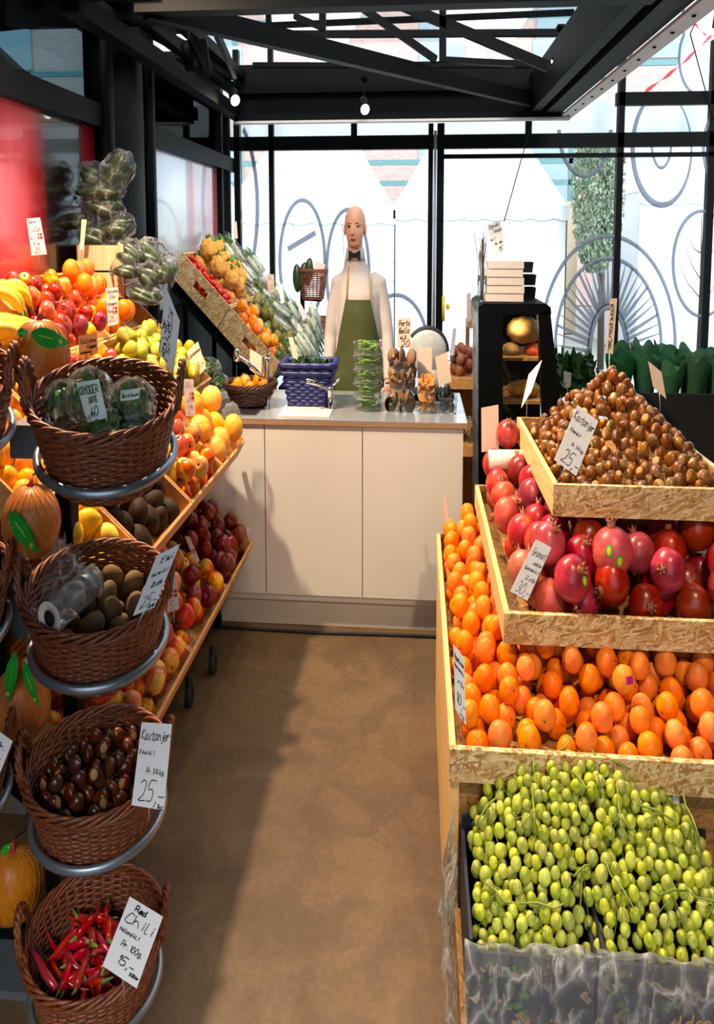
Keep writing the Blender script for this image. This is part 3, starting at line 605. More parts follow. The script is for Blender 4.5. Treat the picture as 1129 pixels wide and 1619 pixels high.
# ================================================================ COUNTER
t = thing('counter_cabinet', (-.4, 4.4, 0), 'white three-door counter cabinet facing the aisle', 'cabinet')
part(MB().bb(-1.55, .26, 4.035, 4.75, .12, .875), 'body', 'white', t, smooth=False)
part(MB().bb(-1.5, .22, 4.07, 4.7, 0, .15), 'plinth', 'plinth', t, smooth=False)
for x0, x1 in ((-1.53, -.874), (-.868, -.309), (-.303, .262)): part(MB().bb(x0, x1, 4.012, 4.034, .152, .872), 'door', 'white', t, smooth=False)
t = thing('worktop', (-.4, 4.4, .875), 'steel worktop with brown edge on the white counter', 'worktop')
part(MB().bb(-1.6, .285, 4.0, 4.78, .876, .895), 'edge', 'topedge', t, smooth=False); part(MB().bb(-1.6, .285, 4.0, 4.78, .8955, .9), 'top', 'top', t, smooth=False)
pts = [PZ(x, y, .008) for x, y in ((330, 985), (370, 992), (430, 996), (520, 1001), (600, 1003), (650, 1003), (680, 1000), (700, 992))]
for p in pts: p.y = min(p.y, 3.985)
tag(MB().tube(pts, .008, 8).build('power_cable', 'rubber'), 'black cable lying along the foot of the counter', 'cable')
# ================================================================ RIGHT DISPLAY
def panel_tray(name, x0, x1, y0, y1, z0, z1, label, th=.018):
    t = thing(name, ((x0+x1)/2, (y0+y1)/2, z0), label, 'tray')
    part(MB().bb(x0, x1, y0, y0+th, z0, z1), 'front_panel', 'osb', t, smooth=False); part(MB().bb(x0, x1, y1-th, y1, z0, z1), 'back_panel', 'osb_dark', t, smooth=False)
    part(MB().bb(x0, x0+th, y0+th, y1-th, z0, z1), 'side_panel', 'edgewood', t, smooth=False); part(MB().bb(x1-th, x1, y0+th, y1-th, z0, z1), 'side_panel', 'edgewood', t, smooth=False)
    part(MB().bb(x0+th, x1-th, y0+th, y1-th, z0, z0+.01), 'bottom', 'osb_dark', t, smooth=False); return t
T3 = (.10, 1.48, 1.93, 3.42, .55, .62); T2 = (.28, 1.30, 2.215, 3.40, .728, .80); T1 = (.47, 1.11, 2.46, 3.39, .96, 1.04)
t = thing('display_stand', (.8, 2.7, 0), 'strand board base cabinet of the right fruit display', 'display stand')
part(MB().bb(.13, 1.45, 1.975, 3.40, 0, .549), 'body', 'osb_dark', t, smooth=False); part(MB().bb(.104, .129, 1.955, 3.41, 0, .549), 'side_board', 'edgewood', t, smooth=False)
panel_tray('display_tray', *T3, 'lowest and widest strand board tray, filled with small oranges'); panel_tray('display_tray', *T2, 'middle strand board tray, filled with pomegranates')
panel_tray('display_tray', *T1, 'top strand board tray, heaped with chestnuts')
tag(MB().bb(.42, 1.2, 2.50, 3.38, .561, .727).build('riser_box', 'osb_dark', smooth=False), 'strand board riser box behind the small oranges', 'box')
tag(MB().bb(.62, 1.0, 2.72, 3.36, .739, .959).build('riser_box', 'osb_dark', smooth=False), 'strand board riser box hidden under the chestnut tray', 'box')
# --- fruit patterns
def citrus_proto(name, cat, r, mat, calyx=True, nv=6, sq=.95, sticker=None):
    out = []
    for k in range(nv):
        R = scatter_rot() if calyx else rotm(0, 0, 0)
        def fn(p):
            d = 1-.10*math.exp(-((p-V(0, 0, 1)).length/.22)**2)-.05*math.exp(-((p+V(0, 0, 1)).length/.3)**2); return p*d*(1+.015*math.sin(5*math.atan2(p.y, p.x)))
        b = MB().ell((0, 0, 0), (r, r, r*sq), 24, 16, R, fn=fn); o = tag(b.build(name, mat, org=(0, 0, 0), link=False), name, cat); ch = []
        if calyx:
            c = MB(); z = r*sq*.905
            for j in range(5): a = j*1.257; c.add([R @ V(0, 0, z+.001), R @ V(.05*r*math.cos(a-.5), .05*r*math.sin(a-.5), z+.0015), R @ V(.12*r*math.cos(a), .12*r*math.sin(a), z+.0015), R @ V(.05*r*math.cos(a+.5), .05*r*math.sin(a+.5), z+.0015)], [(0, 1, 2, 3)])
            c.lathe([(0, z+.0025), (.06*r, z+.002), (.06*r, z)], 8, (0, 0, 0), R)
            ch.append((part(c, 'stem_button', 'stem', o, link=False), []))
        if sticker:
            R3 = rotm(1.2, 0, .3); c = MB().sheet(lambda u, v: R3 @ (V((u-.5)*.022, (v-.5)*.016, 0)+V(0, 0, r*1.0+.0012-((u-.5)**2*.022**2+(v-.5)**2*.016**2)/(2*r))), 5, 5)
            ch.append((part(c, 'sticker', sticker, o, link=False), []))
        out.append(Proto(o, ch))
    return out
mand = citrus_proto('small_orange', 'orange', .0325, 'orange')
def t3reg(x, y, r):
    if not (.119+r < x < 1.05 and 1.949+r < y < 3.40-r): return False
    return not (x > .42-r and y > 2.50-r)
def t3top(x, y):
    under = x > .28-.034 and y > 2.215-.034
    if under: return .726 if x > .30 else .72
    edge = min((x-.12)/.16, 1) if x < .28 else 1
    if y < 2.215 and x > .2: return .635+.075*min(1, max(0, (y-1.95)/.26))
    return .64+.10*edge+.05*max(0, (y-2.3)/1.1)
sel = pile(t3reg, lambda x, y: .561, t3top, .0325, 2500, 40, 5, .06, 60, (.1, 1.1, 1.93, 3.42))
for i, (x, y, z, r) in enumerate(sel):
    random.choice(mand).at((x, y, z), random.uniform(0, 6.28), 'small round orange in the pile on the lowest right tray', 'small oranges on the lowest tray', scale=r/.0325)
o = citrus_proto('small_orange', 'orange', .0325, 'orange', sticker='pink', nv=1)[0].at(PY(983, 1082, 2.12)+V(0, -.02, .02), 0, 'small orange with a round pink sticker on the lowest right tray')
# --- pomegranates
def pom_proto(mat, n, stick=None):
    out = []
    for k in range(n):
        R = scatter_rot() if k % 3 else rotm(random.uniform(-.6, .9), random.uniform(-.5, .5), 0)
        def fn(p): a = math.atan2(p.y, p.x); return V(p.x, p.y, p.z)*(1+.025*math.cos(5*a)*(1-abs(p.z)))
        r = .057; b = MB().ell((0, 0, 0), (r, r, r*.93), 26, 18, R, fn=fn); o = tag(b.build('pomegranate', mat, org=(0, 0, 0), link=False), 'p', 'pomegranate')
        c = MB(); z = r*.9
        c.lathe([(.017, z-.004), (.011, z+.004), (.012, z+.010)], 12, (0, 0, 0), R)
        for j in range(6):
            a = j*1.047; c.add([R @ V(.012*math.cos(a-.5), .012*math.sin(a-.5), z+.009), R @ V(.012*math.cos(a+.5), .012*math.sin(a+.5), z+.009), R @ V(.019*math.cos(a), .019*math.sin(a), z+.022), R @ V(.009*math.cos(a), .009*math.sin(a), z+.012)], [(0, 1, 2), (0, 2, 3), (1, 3, 2)])
        ch = [(part(c, 'crown', 'crownc', o, link=False), [])]
        if stick is not None:
            for dx, dz in stick:
                nrm = V(dx, -1, dz).normalized(); u = nrm.cross(V(0, 0, 1)).normalized(); w_ = u.cross(nrm)
                def sh(uu, vv): a = vv*6.2832; q = nrm+u*(.17*uu*math.cos(a))+w_*(.26*uu*math.sin(a)); q.normalize(); return V(q.x*r*1.02, q.y*r*1.02, q.z*r*.96)
                ch.append((part(MB().sheet(sh, 4, 16), 'sticker', 'green_tag', o, link=False), []))
                def sh2(uu, vv): a = vv*6.2832; q = nrm+u*(.10*uu*math.cos(a))+w_*(.17*uu*math.sin(a)); q.normalize(); return V(q.x*r*1.03, q.y*r*1.03, q.z*r*.97)
                ch.append((part(MB().sheet(sh2, 4, 16), 'sticker_mark', 'sticker', o, link=False), []))
        out.append(Proto(o, ch))
    return out
poms = pom_proto('pomegranate', 6); pale = pom_proto('pomegranate_pale', 4); pstick = pom_proto('pomegranate', 1, [(.1, .25)]); pst2 = pom_proto('pomegranate_pale', 1, [(-.45, .35), (.1, -.05)])
def t2reg(x, y, r):
    if not (.299+r*.97 < x < 1.12 and 2.235+r*.97 < y < 3.38-r): return False
    return not (x > .62-r and y > 2.72-r)
def t2top(x, y):
    if x > .47-.05 and y > 2.46-.05: return .955
    if x < .45: return .94+.02*min(1, (3.3-y))
    return .90+.05*(y-2.23)/.2
sel = pile(t2reg, lambda x, y: .739, t2top, .057, 800, 50, 11, .07, 60, (.28, 1.2, 2.2, 3.4))
names = []
for i, (x, y, z, r) in enumerate(sel):
    nm = random.choice(pale if (x < .45 and random.random() < .7) or random.random() < .08 else poms)
    o = nm.at((x, y, z), random.uniform(-.5, .5), 'round pomegranate in the pile on the middle right tray', 'pomegranates on the middle tray', scale=r/.057); names.append((o, x, y, z))
p = PY(968, 872, 2.33); pst2[0].at(p, 0, 'pale pomegranate with two green and yellow stickers, top of the middle tray', scale=1.12)
p = PY(905, 915, 2.27); pstick[0].at(p, .4, 'red pomegranate with one green sticker behind the price card', scale=1.0)
p = PY(803, 686, 3.3); poms[0].at(p, 0, 'single red pomegranate on top of the white roll', scale=.9)
c0, c1 = PY(773, 727, 3.2), PY(831, 727, 3.2); t = thing('bag_roll', c0, 'white roll of bags lying on the pomegranates at the far end', 'roll of bags')
part(MB().tube([c0, c1], .033, 22), 'roll', 'paperwhite', t); part(MB().tube([c0-V(.001, 0, 0), c0+V(.01, 0, 0)], .012, 12), 'core', 'topedge', t)
# --- chestnuts
def chest_proto(mat, r, n=8, link=False):
    out = []
    for k in range(n):
        R = scatter_rot(); rr = (r*random.uniform(.92, 1.05), r*random.uniform(.72, .85), r*random.uniform(1.0, 1.15))
        b = MB(); nn, mm = 16, 10
        def fn(p): z = p.z; q = p.copy(); s_ = 1-.25*max(0, z)**2.5; q.x *= s_; q.y *= s_; q.z = z if z > -.72 else -.72+(z+.72)*.25; q.z += .18*max(0, z)**8; return q
        b.ell((0, 0, 0), rr, nn, mm, R, fn=fn); b.m = [1 if i < nn*2 else 0 for i in range(len(b.f))]
        out.append(Proto(tag(b.build('chestnut', [mat, 'hilum'], org=(0, 0, 0), link=False), 'c', 'chestnut')))
    return out
ches = chest_proto('chestnut_lit', .0198)
PKX, PKY, PKZ = .79, 2.98, 1.285
def ctop(x, y):
    a = abs(x-PKX)/.31; c = (PKY-y)/.50 if y < PKY else (y-PKY)/.42; d = max(a, c)*.55+math.hypot(a, c)*.45
    return PKZ-(PKZ-1.045)*min(1.15, d)**.95
def creg(x, y, r): return .488+r < x < 1.092-r and 2.478+r < y < 3.34
sel = pile(creg, lambda x, y: max(.97, ctop(x, y)-.07), ctop, .0198, 4000, 30, 21, .08, 40, (.47, 1.11, 2.46, 3.2))
sel.sort(key=lambda p: (ctop(p[0], p[1])-p[2])*6+p[1]*.15)
rest = MB()
for i, (x, y, z, r) in enumerate(sel):
    if i < 185: random.choice(ches).at((x, y, z), random.uniform(0, 6.28), 'brown chestnut in the big heap on the top right tray', 'chestnuts on the top tray', scale=r/.0185)
    else:
        pm = random.choice(ches).o.data; a_ = random.uniform(0, 6.28); k_ = r/.0198; c_, s_ = math.cos(a_)*k_, math.sin(a_)*k_
        rest.add([V(x+v.co.x*c_-v.co.y*s_, y+v.co.x*s_+v.co.y*c_, z+v.co.z*k_/S) for v in pm.vertices], [tuple(p.vertices) for p in pm.polygons], [p.material_index for p in pm.polygons])
if rest.v: tag(rest.build('chestnut_heap', ['chestnut_lit', 'hilum']), 'lower chestnuts of the big heap under the top layer', 'chestnuts', kind='stuff')
# --- grapes in two cartons
GC = [(.135, .437), (.445, .80)]; GY0, GY1 = 1.60, 1.93; GZ0, GZ1 = .27, .435
tag(MB().bb(.12, .9, 1.57, 1.94, 0, .268).build('low_crate', 'osb_dark', smooth=False), 'low strand board crate under the grape cartons', 'crate')
for k, (x0, x1) in enumerate(GC):
    lb = ('left carton of grapes, dark blue print under plastic film', 'right carton of grapes, gold lettering under plastic film')[k]
    t = thing('grape_carton', ((x0+x1)/2, 1.76, GZ0), lb, 'carton'); th = .008
    b = MB().bb(x0, x1, GY0, GY0+th, GZ0, GZ1-.004); b.bb(x0, x1, GY1-th, GY1, GZ0, GZ1+.05); b.bb(x0, x0+th, GY0, GY1, GZ0, GZ1+.02); b.bb(x1-th, x1, GY0, GY1, GZ0, GZ1); b.bb(x0, x1, GY0, GY1, GZ0, GZ0+.006)
    part(b, 'box', 'crate_blue', t, smooth=False)
    b = MB(); rng = random.Random(k)
    for _ in range(26):
        x = rng.uniform(x0+.01, x0+(x1-x0)*.5); z = rng.uniform(GZ0+.01, GZ1-.03); s_ = rng.uniform(.008, .02); b.add([(x, GY0-.001, z), (x+s_, GY0-.001, z+s_*.4), (x+s_*.6, GY0-.001, z+s_), (x-s_*.3, GY0-.001, z+s_*.6)], [(0, 1, 2, 3)])
    part(b, 'leaf_print', 'leaf', t, smooth=False)
b = MB()
for pl in strokes('olden', 0, 0, 1, 1.0):
    P3 = [V(.60+a*.028, GY0-.002, .315+c_*.030+a*.003) for a, c_ in pl]
    for i in range(len(P3)-1):
        d = P3[i+1]-P3[i]
        if d.length > 1e-6: d.normalize(); s_ = d.cross(V(0, -1, 0)).normalized()*.0022; b.add([P3[i]-s_, P3[i+1]-s_, P3[i+1]+s_, P3[i]+s_], [(0, 1, 2, 3)])
part(b, 'lettering', 'gold', t, smooth=False)
# film liners hanging over the carton fronts
def liner(x0, x1, k, lb):
    def fn(u, v):
        x = x0-.012+(x1-x0+.024)*u; n1 = noise.noise(V(u*7, v*5, k*9.1)); n2 = noise.noise(V(u*22, v*6, k*3.3))
        if v < .35: y = GY0+.02-.03*(v/.35); z = GZ1-.01+.035*(v/.35)+.018*n1
        else: y = GY0-.012-.02*abs(n2)-.012*n1; z = GZ1+.028-(v-.35)/.65*.20+.012*n1
        return V(x, y, z)
    tag(MB().sheet(fn, 60, 24).build('plastic_liner', 'film2'), lb, 'plastic film')
liner(GC[0][0], GC[0][1], 1, 'crumpled clear plastic hanging over the left grape carton'); liner(GC[1][0], GC[1][1], 2, 'crumpled clear plastic hanging over the right grape carton')
def fn(u, v):
    z = .15+.34*v; y = 1.63+.27*u; n1 = noise.noise(V(u*6, v*6, 4)); return V(.118-.045*math.sin(v*2.6)**2*(1-.3*u)+.015*n1-.01*noise.noise(V(u*20, v*4, 1)), y, z+.02*n1+.03*math.sin(u*3))
tag(MB().sheet(fn, 40, 40).build('plastic_liner', 'film2'), 'loose clear plastic billowing out left of the grapes', 'plastic film')
def gtop(x, y):
    b_ = (y-1.60)/.33; f = max(0, 1-((x-.43)/(.38 if x > .43 else .30))**2)**.6
    h = .435+.185*f*min(1, max(0, b_*1.2+.03))**.8; h -= .07*math.exp(-((x-.42)/.03)**2)*max(0, 1-b_*1.4); return h
def greg(x, y, r): return .145+r < x < .80-r and 1.608+r < y < 1.955 and (y < 1.72 or gtop(x, y) > .475)
gs = pile(greg, lambda x, y: max(.38, gtop(x, y)-.07), gtop, .0140, 6000, 24, 31, .14, 30, (.14, .8, 1.6, 1.96))
seeds = [(.2, 1.66), (.2, 1.85), (.30, 1.64), (.31, 1.78), (.33, 1.92), (.42, 1.70), (.44, 1.86), (.50, 1.65), (.53, 1.79), (.55, 1.93), (.62, 1.66), (.63, 1.82), (.72, 1.67), (.73, 1.84), (.40, 1.95), (.25, 1.95), (.66, 1.95)]
gp = []
for k in range(5):
    e = random.uniform(1.0, 1.16); gp.append(Proto(MB().ell((0, 0, 0), (.0140, .0140, .0140*e), 14, 10, rotm(random.uniform(-.7, .7), random.uniform(-.7, .7), 0)).build('grape', 'grape', org=(0, 0, 0), link=False)))
cl = {i: [] for i in range(len(seeds))}
for g in gs: cl[min(cl, key=lambda i: (g[0]-seeds[i][0])**2+(g[1]-seeds[i][1])**2)].append(g)
places = ('front left corner', 'back left corner', 'front of the left carton', 'middle of the left carton', 'back of the left carton', 'front where the cartons meet', 'top of the heap, centre left',
          'front of the right carton, left part', 'centre of the right carton', 'top of the heap, right of centre', 'front of the right carton', 'middle right of the heap', 'front right corner', 'right back of the heap', 'topmost at the back, centre', 'back left top of the heap', 'back right top of the heap')
for i, g_ in cl.items():
    if not g_: continue
    g_.sort(key=lambda g: -g[2]); g_ = g_[:98]
    zc = max(g[2] for g in g_); c = V(seeds[i][0], seeds[i][1], zc+.008); t = thing('grape_bunch', c, 'bunch of green grapes, '+places[i], 'grapes')
    b = MB(); rng = random.Random(i); a = rng.uniform(0, 6.28); d = V(math.cos(a), math.sin(a), .1)
    b.tube([c-d*.045+V(0, 0, -.004), c+V(0, 0, .004), c+d*.04+V(0, 0, .0), c+d*.06+V(0, 0, .012)], [.0015, .0025, .002, .0016], 6)
    for g in g_[4:34:3]:
        q = V(g[0], g[1], g[2]+.004); m = c.lerp(q, .5)+V(0, 0, -.004); b.tube([c+V(0, 0, -.003), m, q], .0009, 4, cap=False)
    part(b, 'stem', 'gstem', t)
    for g in g_: random.choice(gp).at((g[0], g[1], g[2]), rng.uniform(0, 6.28), parent=t, scale=g[3]/.0140)
b = MB().tube([PY(950, 1262, 1.8), PY(948, 1240, 1.8), PY(945, 1222, 1.8)], [.003, .0022, .0015], 6); b.tube([PY(1098, 1400, 1.8), PY(1105, 1378, 1.8), PY(1113, 1356, 1.8)], [.003, .002, .001], 6)
tag(b.build('grape_stalk', 'gstem'), 'bare green stalk ends sticking up from the grapes', 'stalk')
# ================================================================ LEFT DISPLAY (slopes down from the wall to the aisle)
AL = math.atan(.707)
def slope_frame(X0, z0, al):
    ux = V(-math.cos(al), 0, math.sin(al)); nz = V(math.sin(al), 0, math.cos(al))
    return lambda u, y, n: V(X0, 0, z0)+ux*u+nz*n+V(0, y, 0)
def rotslope(al): return Matrix.Rotation(al, 3, 'Y')
def crate(F, al, u0, u1, y0, y1, h, label, th=.011, mat='wood', hole=False, near=True):
    """F: slope frame; rim at n=0, bottom at n=-h"""
    c = F((u0+u1)/2, (y0+y1)/2, -h); t = thing('fruit_crate', c, label, 'crate'); R = rotslope(al)
    def bx(a0, a1, b0, b1, n0, n1): return MB().box(F((a0+a1)/2, (b0+b1)/2, (n0+n1)/2), (a1-a0, b1-b0, n1-n0), R)
    part(bx(u0, u0+th, y0, y1, -h, 0), 'front_panel', mat, t, smooth=False); part(bx(u1-th, u1, y0, y1, -h, 0), 'back_panel', mat, t, smooth=False)
    if near: part(bx(u0+th, u1-th, y0, y0+th, -h, 0), 'side_panel', mat, t, smooth=False)
    if hole:
        p = bx(u0+th, u1-th, y1-th, y1, -h, -.07); um = (u0+u1)/2
        for a0, a1, n0, n1 in ((u0+th, um-.06, -.07, 0), (um+.06, u1-th, -.07, 0), (um-.06, um+.06, -.025, 0)):
            q = bx(a0, a1, y1-th, y1, n0, n1); p.add(q.v, q.f)
        part(p, 'side_panel', mat, t, smooth=False)
    else: part(bx(u0+th, u1-th, y1-th, y1, -h, 0), 'side_panel', mat, t, smooth=False)
    part(bx(u0+th, u1-th, y0+th, y1-th, -h, -h+.006), 'bottom', mat, t, smooth=False); return t
F1 = slope_frame(-.93, .85, AL)
def fill(F, u0, u1, y0, y1, h, r, protos, label, group, heap=.03, seed=1, rv=.06, mx=400, base=None, K=40, th=.012):
    sel = pile(lambda u, y, rr: u0+th+rr < u < u1-th-rr and y0+th+rr < y < y1-th-rr, lambda u, y: -h+.007,
               (lambda u, y: heap) if not callable(heap) else heap, r, 900, K, seed, rv, 60, (u0, u1, y0, y1), .45)
    for u, y, n, rr in sel[:mx]: random.choice(protos).at(F(u, y, n), random.uniform(0, 6.28), label, group, scale=rr/r)
    return sel
def apple_proto(mat, r, n=6, name='apple', cat='apple', stem='stem'):
    out = []
    for k in range(n):
        R = scatter_rot()
        def fn(p):
            rho = math.hypot(p.x, p.y); q = p.copy(); q.z -= .26*math.exp(-(rho/.28)**2)*(1 if p.z > 0 else -.7); q.z *= .92; w_ = 1.03 if p.z > 0 else .93; q.x *= w_; q.y *= w_; return q
        o = tag(MB().ell((0, 0, 0), (r, r, r), 22, 18, R, fn=fn).build(name, mat, org=(0, 0, 0), link=False), 'a', cat)
        c = part(MB().tube([R @ V(0, 0, r*.62), R @ V(.003, 0, r*.9), R @ V(.008, 0, r*1.08)], [.0018, .0014, .002], 6), 'stem', stem, o, link=False)
        c2 = part(MB().lathe([(0, -r*.745), (.005, -r*.76), (.007, -r*.79)], 6, (0, 0, 0), R), 'blossom_end', 'stem', o, link=False)
        out.append(Proto(o, [(c, []), (c2, [])]))
    return out
def pear_proto(mat, r, n=6):
    out = []
    for k in range(n):
        R = scatter_rot(); prof = []
        for i in range(15):
            a = math.pi*i/14; z = -math.cos(a); rad = math.sin(a)*(1 if z < 0 else 1-.42*z); prof.append((max(1e-6, rad*r), z*r*(1.0 if z < 0 else 1.45)-r*.15))
        o = tag(MB().lathe(prof, 18, (0, 0, 0), R).build('pear', mat, org=(0, 0, 0), link=False), 'p', 'pear')
        c = part(MB().tube([R @ V(0, 0, r*1.25), R @ V(.003, 0, r*1.5), R @ V(.008, 0, r*1.7)], [.0018, .0015, .0022], 6), 'stem', 'stem', o, link=False); out.append(Proto(o, [(c, [])]))
    return out
A_red = apple_proto('apple_red', .037); A_mix = apple_proto('apple_mix', .038); A_dark = apple_proto('apple_dark', .039); G_f = citrus_proto('grapefruit', 'grapefruit', .056, 'grapefruit', nv=4)
L_e = []
for k in range(4):
    R = rotm(random.uniform(-.8, .8), 1.57, random.uniform(0, 3))
    L_e.append(Proto(tag(MB().ell((0, 0, 0), (.033, .033, .043), 20, 14, R, fn=lambda p: V(p.x, p.y, p.z*(1+.12*max(0, abs(p.z)-.8)*5))).build('lemon', 'lemon', org=(0, 0, 0), link=False), 'l', 'lemon')))
AV = []
for k in range(4):
    R = rotm(random.uniform(.4, 2), random.uniform(-.8, .8), 0); AV.append(Proto(tag(MB().ell((0, 0, 0), (.038, .038, .05), 18, 14, R, fn=lambda p: V(p.x*(1-.2*p.z), p.y*(1-.2*p.z), p.z)).build('avocado', 'avocado', org=(0, 0, 0), link=False), 'a', 'avocado')))
PE = pear_proto('pear', .034); BO = citrus_proto('large_orange', 'orange', .043, 'bigorange', nv=5)
# front row
HH = .075
crate(F1, AL, 0, .335, 2.09, 2.372, HH, 'front row crate of lemons behind the brown baskets'); fill(F1, 0, .335, 2.09, 2.372, HH, .036, L_e, 'yellow lemon in the front row crate behind the baskets', 'lemons in the front crate', .045, 3, mx=60)
crate(F1, AL, 0, .335, 2.376, 2.868, HH, 'front row crate of dark avocados'); fill(F1, 0, .335, 2.376, 2.868, HH, .040, AV, 'dark rough avocado in the upper front crate', 'avocados in the front crate', .04, 4, mx=60)
crate(F1, AL, 0, .335, 2.872, 3.352, HH, 'front row crate of red and yellow apples'); fill(F1, 0, .335, 2.872, 3.352, HH, .038, A_mix, 'yellow and red apple in the upper front crate', 'apples in the upper front crate', .075, 5, mx=80)
crate(F1, AL, 0, .335, 3.356, 3.80, HH, 'front row crate of grapefruits at the far end'); fill(F1, 0, .335, 3.356, 3.80, HH, .056, G_f, 'yellow-orange grapefruit in the far front crate', 'grapefruits in the front crate', .085, 6, .04, mx=60)
# middle row
crate(F1, AL, .34, .745, 2.09, 2.496, HH, 'middle row crate of oranges behind the brown baskets'); fill(F1, .34, .745, 2.09, 2.496, HH, .036, citrus_proto('small_orange', 'orange', .036, 'grapefruit', nv=3), 'yellow-orange citrus in the middle crate behind the baskets', 'citrus in the middle crate', .03, 17, mx=50)
crate(F1, AL, .34, .745, 2.5, 3.36, HH, 'middle row crate of red apples half hidden by a basket'); fill(F1, .34, .745, 2.5, 3.36, HH, .037, A_mix+A_red, 'red apple in the middle crate of the left slope', 'apples in the middle crate', .05, 7, mx=110)
crate(F1, AL, .34, .745, 3.364, 4.12, HH, 'middle row crate of green-yellow pears'); fill(F1, .34, .745, 3.364, 4.12, HH, .036, PE, 'green-yellow pear in the middle crate on the left', 'pears in the middle crate', .07, 8, mx=110)
# top row
crate(F1, AL, .75, 1.14, 2.2, 2.96, HH, 'top row crate of bananas at the left edge')
crate(F1, AL, .75, 1.14, 2.964, 3.50, HH, 'top row crate of red apples against the red wall'); fill(F1, .75, 1.14, 2.964, 3.50, HH, .037, A_red+A_mix[:2], 'red apple in the top crate against the red wall', 'apples in the top crate', .06, 9, mx=110)
crate(F1, AL, .75, 1.14, 3.504, 4.16, HH, 'top row crate of big oranges'); fill(F1, .75, 1.14, 3.504, 3.86, HH, .043, BO, 'large orange in the top crate on the left', 'large oranges in the top crate', .09, 10, mx=80)
# bananas
def banana(F, u, y, n, ang, L, k, lb):
    c = F(u, y, n); d = Matrix.Rotation(ang, 3, 'Z') @ V(1, 0, 0); pts = []; rs = []
    up = V(math.sin(AL), 0, math.cos(AL))
    for i in range(11):
        f = i/10-.5; pts.append(c+d*f*L+up*(.05*(1-(2*f)**2)-.02)+V(0, 0, -.3*f*L*d.x)); rs.append(.019*(1-abs(2*f)**5*.65)); 
    t = tag(MB().tube(pts, rs, 8).build('banana', 'banana', org=c), lb, 'banana', 'bananas in the top left crate')
    b = MB().tube([pts[-1], pts[-1]+(pts[-1]-pts[-2]).normalized()*.028], [.009, .006], 7); part(b, 'stem', 'btip', t); b = MB().tube([pts[0], pts[0]+(pts[0]-pts[1]).normalized()*.006], [.007, .004], 7); part(b, 'tip', 'stem', t)
rng = random.Random(9)
for g in range(7):
    u = .82+.09*(g % 3); y = 2.42+.09*g; hub = rng.uniform(-.4, .4)
    for k in range(5): banana(F1, u+rng.uniform(-.02, .02), y+.036*k-.06, .0+.045*(g % 2), .9+hub+.13*k, .19, k, 'yellow banana in the heap at the left edge')
# lower row
F3 = slope_frame(-.93, .395, math.atan(.55)); A3 = math.atan(.55)
for (y0, y1, pr, r, lb, fl, gr, sd) in ((2.10, 2.40, A_mix, .042, 'lower crate nearest the camera, with yellow-red apples', 'large yellow-red apple in the nearest lower crate', 'apples in the nearest lower crate', 12),
                                    (2.404, 2.84, A_mix+A_red[:1], .042, 'lower crate of big blushed apples', 'blushed apple in the second lower crate', 'apples in the second lower crate', 13),
                                    (2.844, 3.395, A_mix+A_dark[:3], .040, 'lower crate of mixed red and yellow apples', 'apple in the third lower crate', 'apples in the third lower crate', 14),
                                    (3.40, 3.94, A_dark, .039, 'far lower crate of dark red apples beside the white counter', 'dark red apple in the far lower crate', 'dark apples in the far lower crate', 15)):
    crate(F3, A3, 0, .50, y0, y1, .09, lb, hole=(y0 == 3.40)); fill(F3, 0, .50, y0, y1, .09, r, pr, fl, gr, .085, sd, mx=90)
for (y0, y1, lb, sd) in ((2.10, 2.84, 'rear lower crate of apples behind the stand', 18), (2.844, 3.395, 'rear lower crate of apples under the slope', 19)):
    crate(F3, A3, .505, .93, y0, y1, .09, lb); fill(F3, .505, .93, y0, y1, .09, .041, A_mix, 'blushed apple in the rear lower crates', 'apples in the rear lower crates', .04, sd, mx=60)
# support frame and casters
t = thing('display_rack', (-1.4, 3.0, 0), 'dark steel rack on casters carrying the left fruit crates', 'rack'); b = MB()
for y in (2.0, 2.9, 3.86):
    b.beam((-1.84, y, .06), (-1.84, y, 1.35), .03, .03); b.beam((-1.12, y, .06), (-1.12, y, .30), .03, .03); b.beam((-1.84, y, .09), (-1.10, y, .09), .03, .03)
    b.beam(F1(.02, y, -HH-.02), F1(1.12, y, -HH-.02), .03, .02); b.beam(F3(.02, y, -.112), F3(.5, y, -.112), .03, .02); b.beam(F3(.48, y, -.115), V(-1.84, y, .53), .03, .02); b.beam((-1.25, y, .5), (-1.25, y, .98), .03, .03)
for u in (.05, 1.0): b.beam(F1(u, 1.95, -HH-.035), F1(u, 3.95, -HH-.035), .025, .015)
part(b, 'frame', 'black', t, smooth=False)
for x, y in ((-1.06, 3.55), (-1.10, 3.28), (-1.10, 2.1), (-1.8, 2.1), (-1.8, 3.8)):
    b = MB().tube([(x-.012, y, .04), (x+.012, y, .04)], .04, 18); b.beam((x, y, .04), (x, y, .11), .035, .012); part(b, 'caster', 'rubber', t)
# ---- boxes and bags at the far end of the slope
t = thing('wooden_box', (-1.75, 4.02, 1.42), 'pale wooden box standing above the oranges, greens on top', 'box')
b = MB(); x0, x1, y0, y1 = -1.90, -1.63, 3.90, 4.2; z0, z1 = 1.40, 1.615
for zz in (0, 1): b.bb(x0, x1, y0, y0+.01, z0+zz*.108, z0+zz*.108+.1); b.bb(x0, x0+.01, y0, y1, z0+zz*.108, z0+zz*.108+.1); b.bb(x1-.01, x1, y0, y1, z0+zz*.108, z0+zz*.108+.1); b.bb(x0, x1, y1-.01, y1, z0+zz*.108, z0+zz*.108+.1)
b.bb(x0, x1, y0, y1, z0, z0+.01); b.bb(x0+.01, x1-.01, y0+.01, y1-.01, z1-.03, z1-.02); part(b, 'slats', 'palewood', t, smooth=False)
for x in (x0+.02, x1-.02): part(MB().bb(x-.01, x+.01, y0+.01, y0+.03, z0, z1), 'corner_post', 'palewood', t, smooth=False)
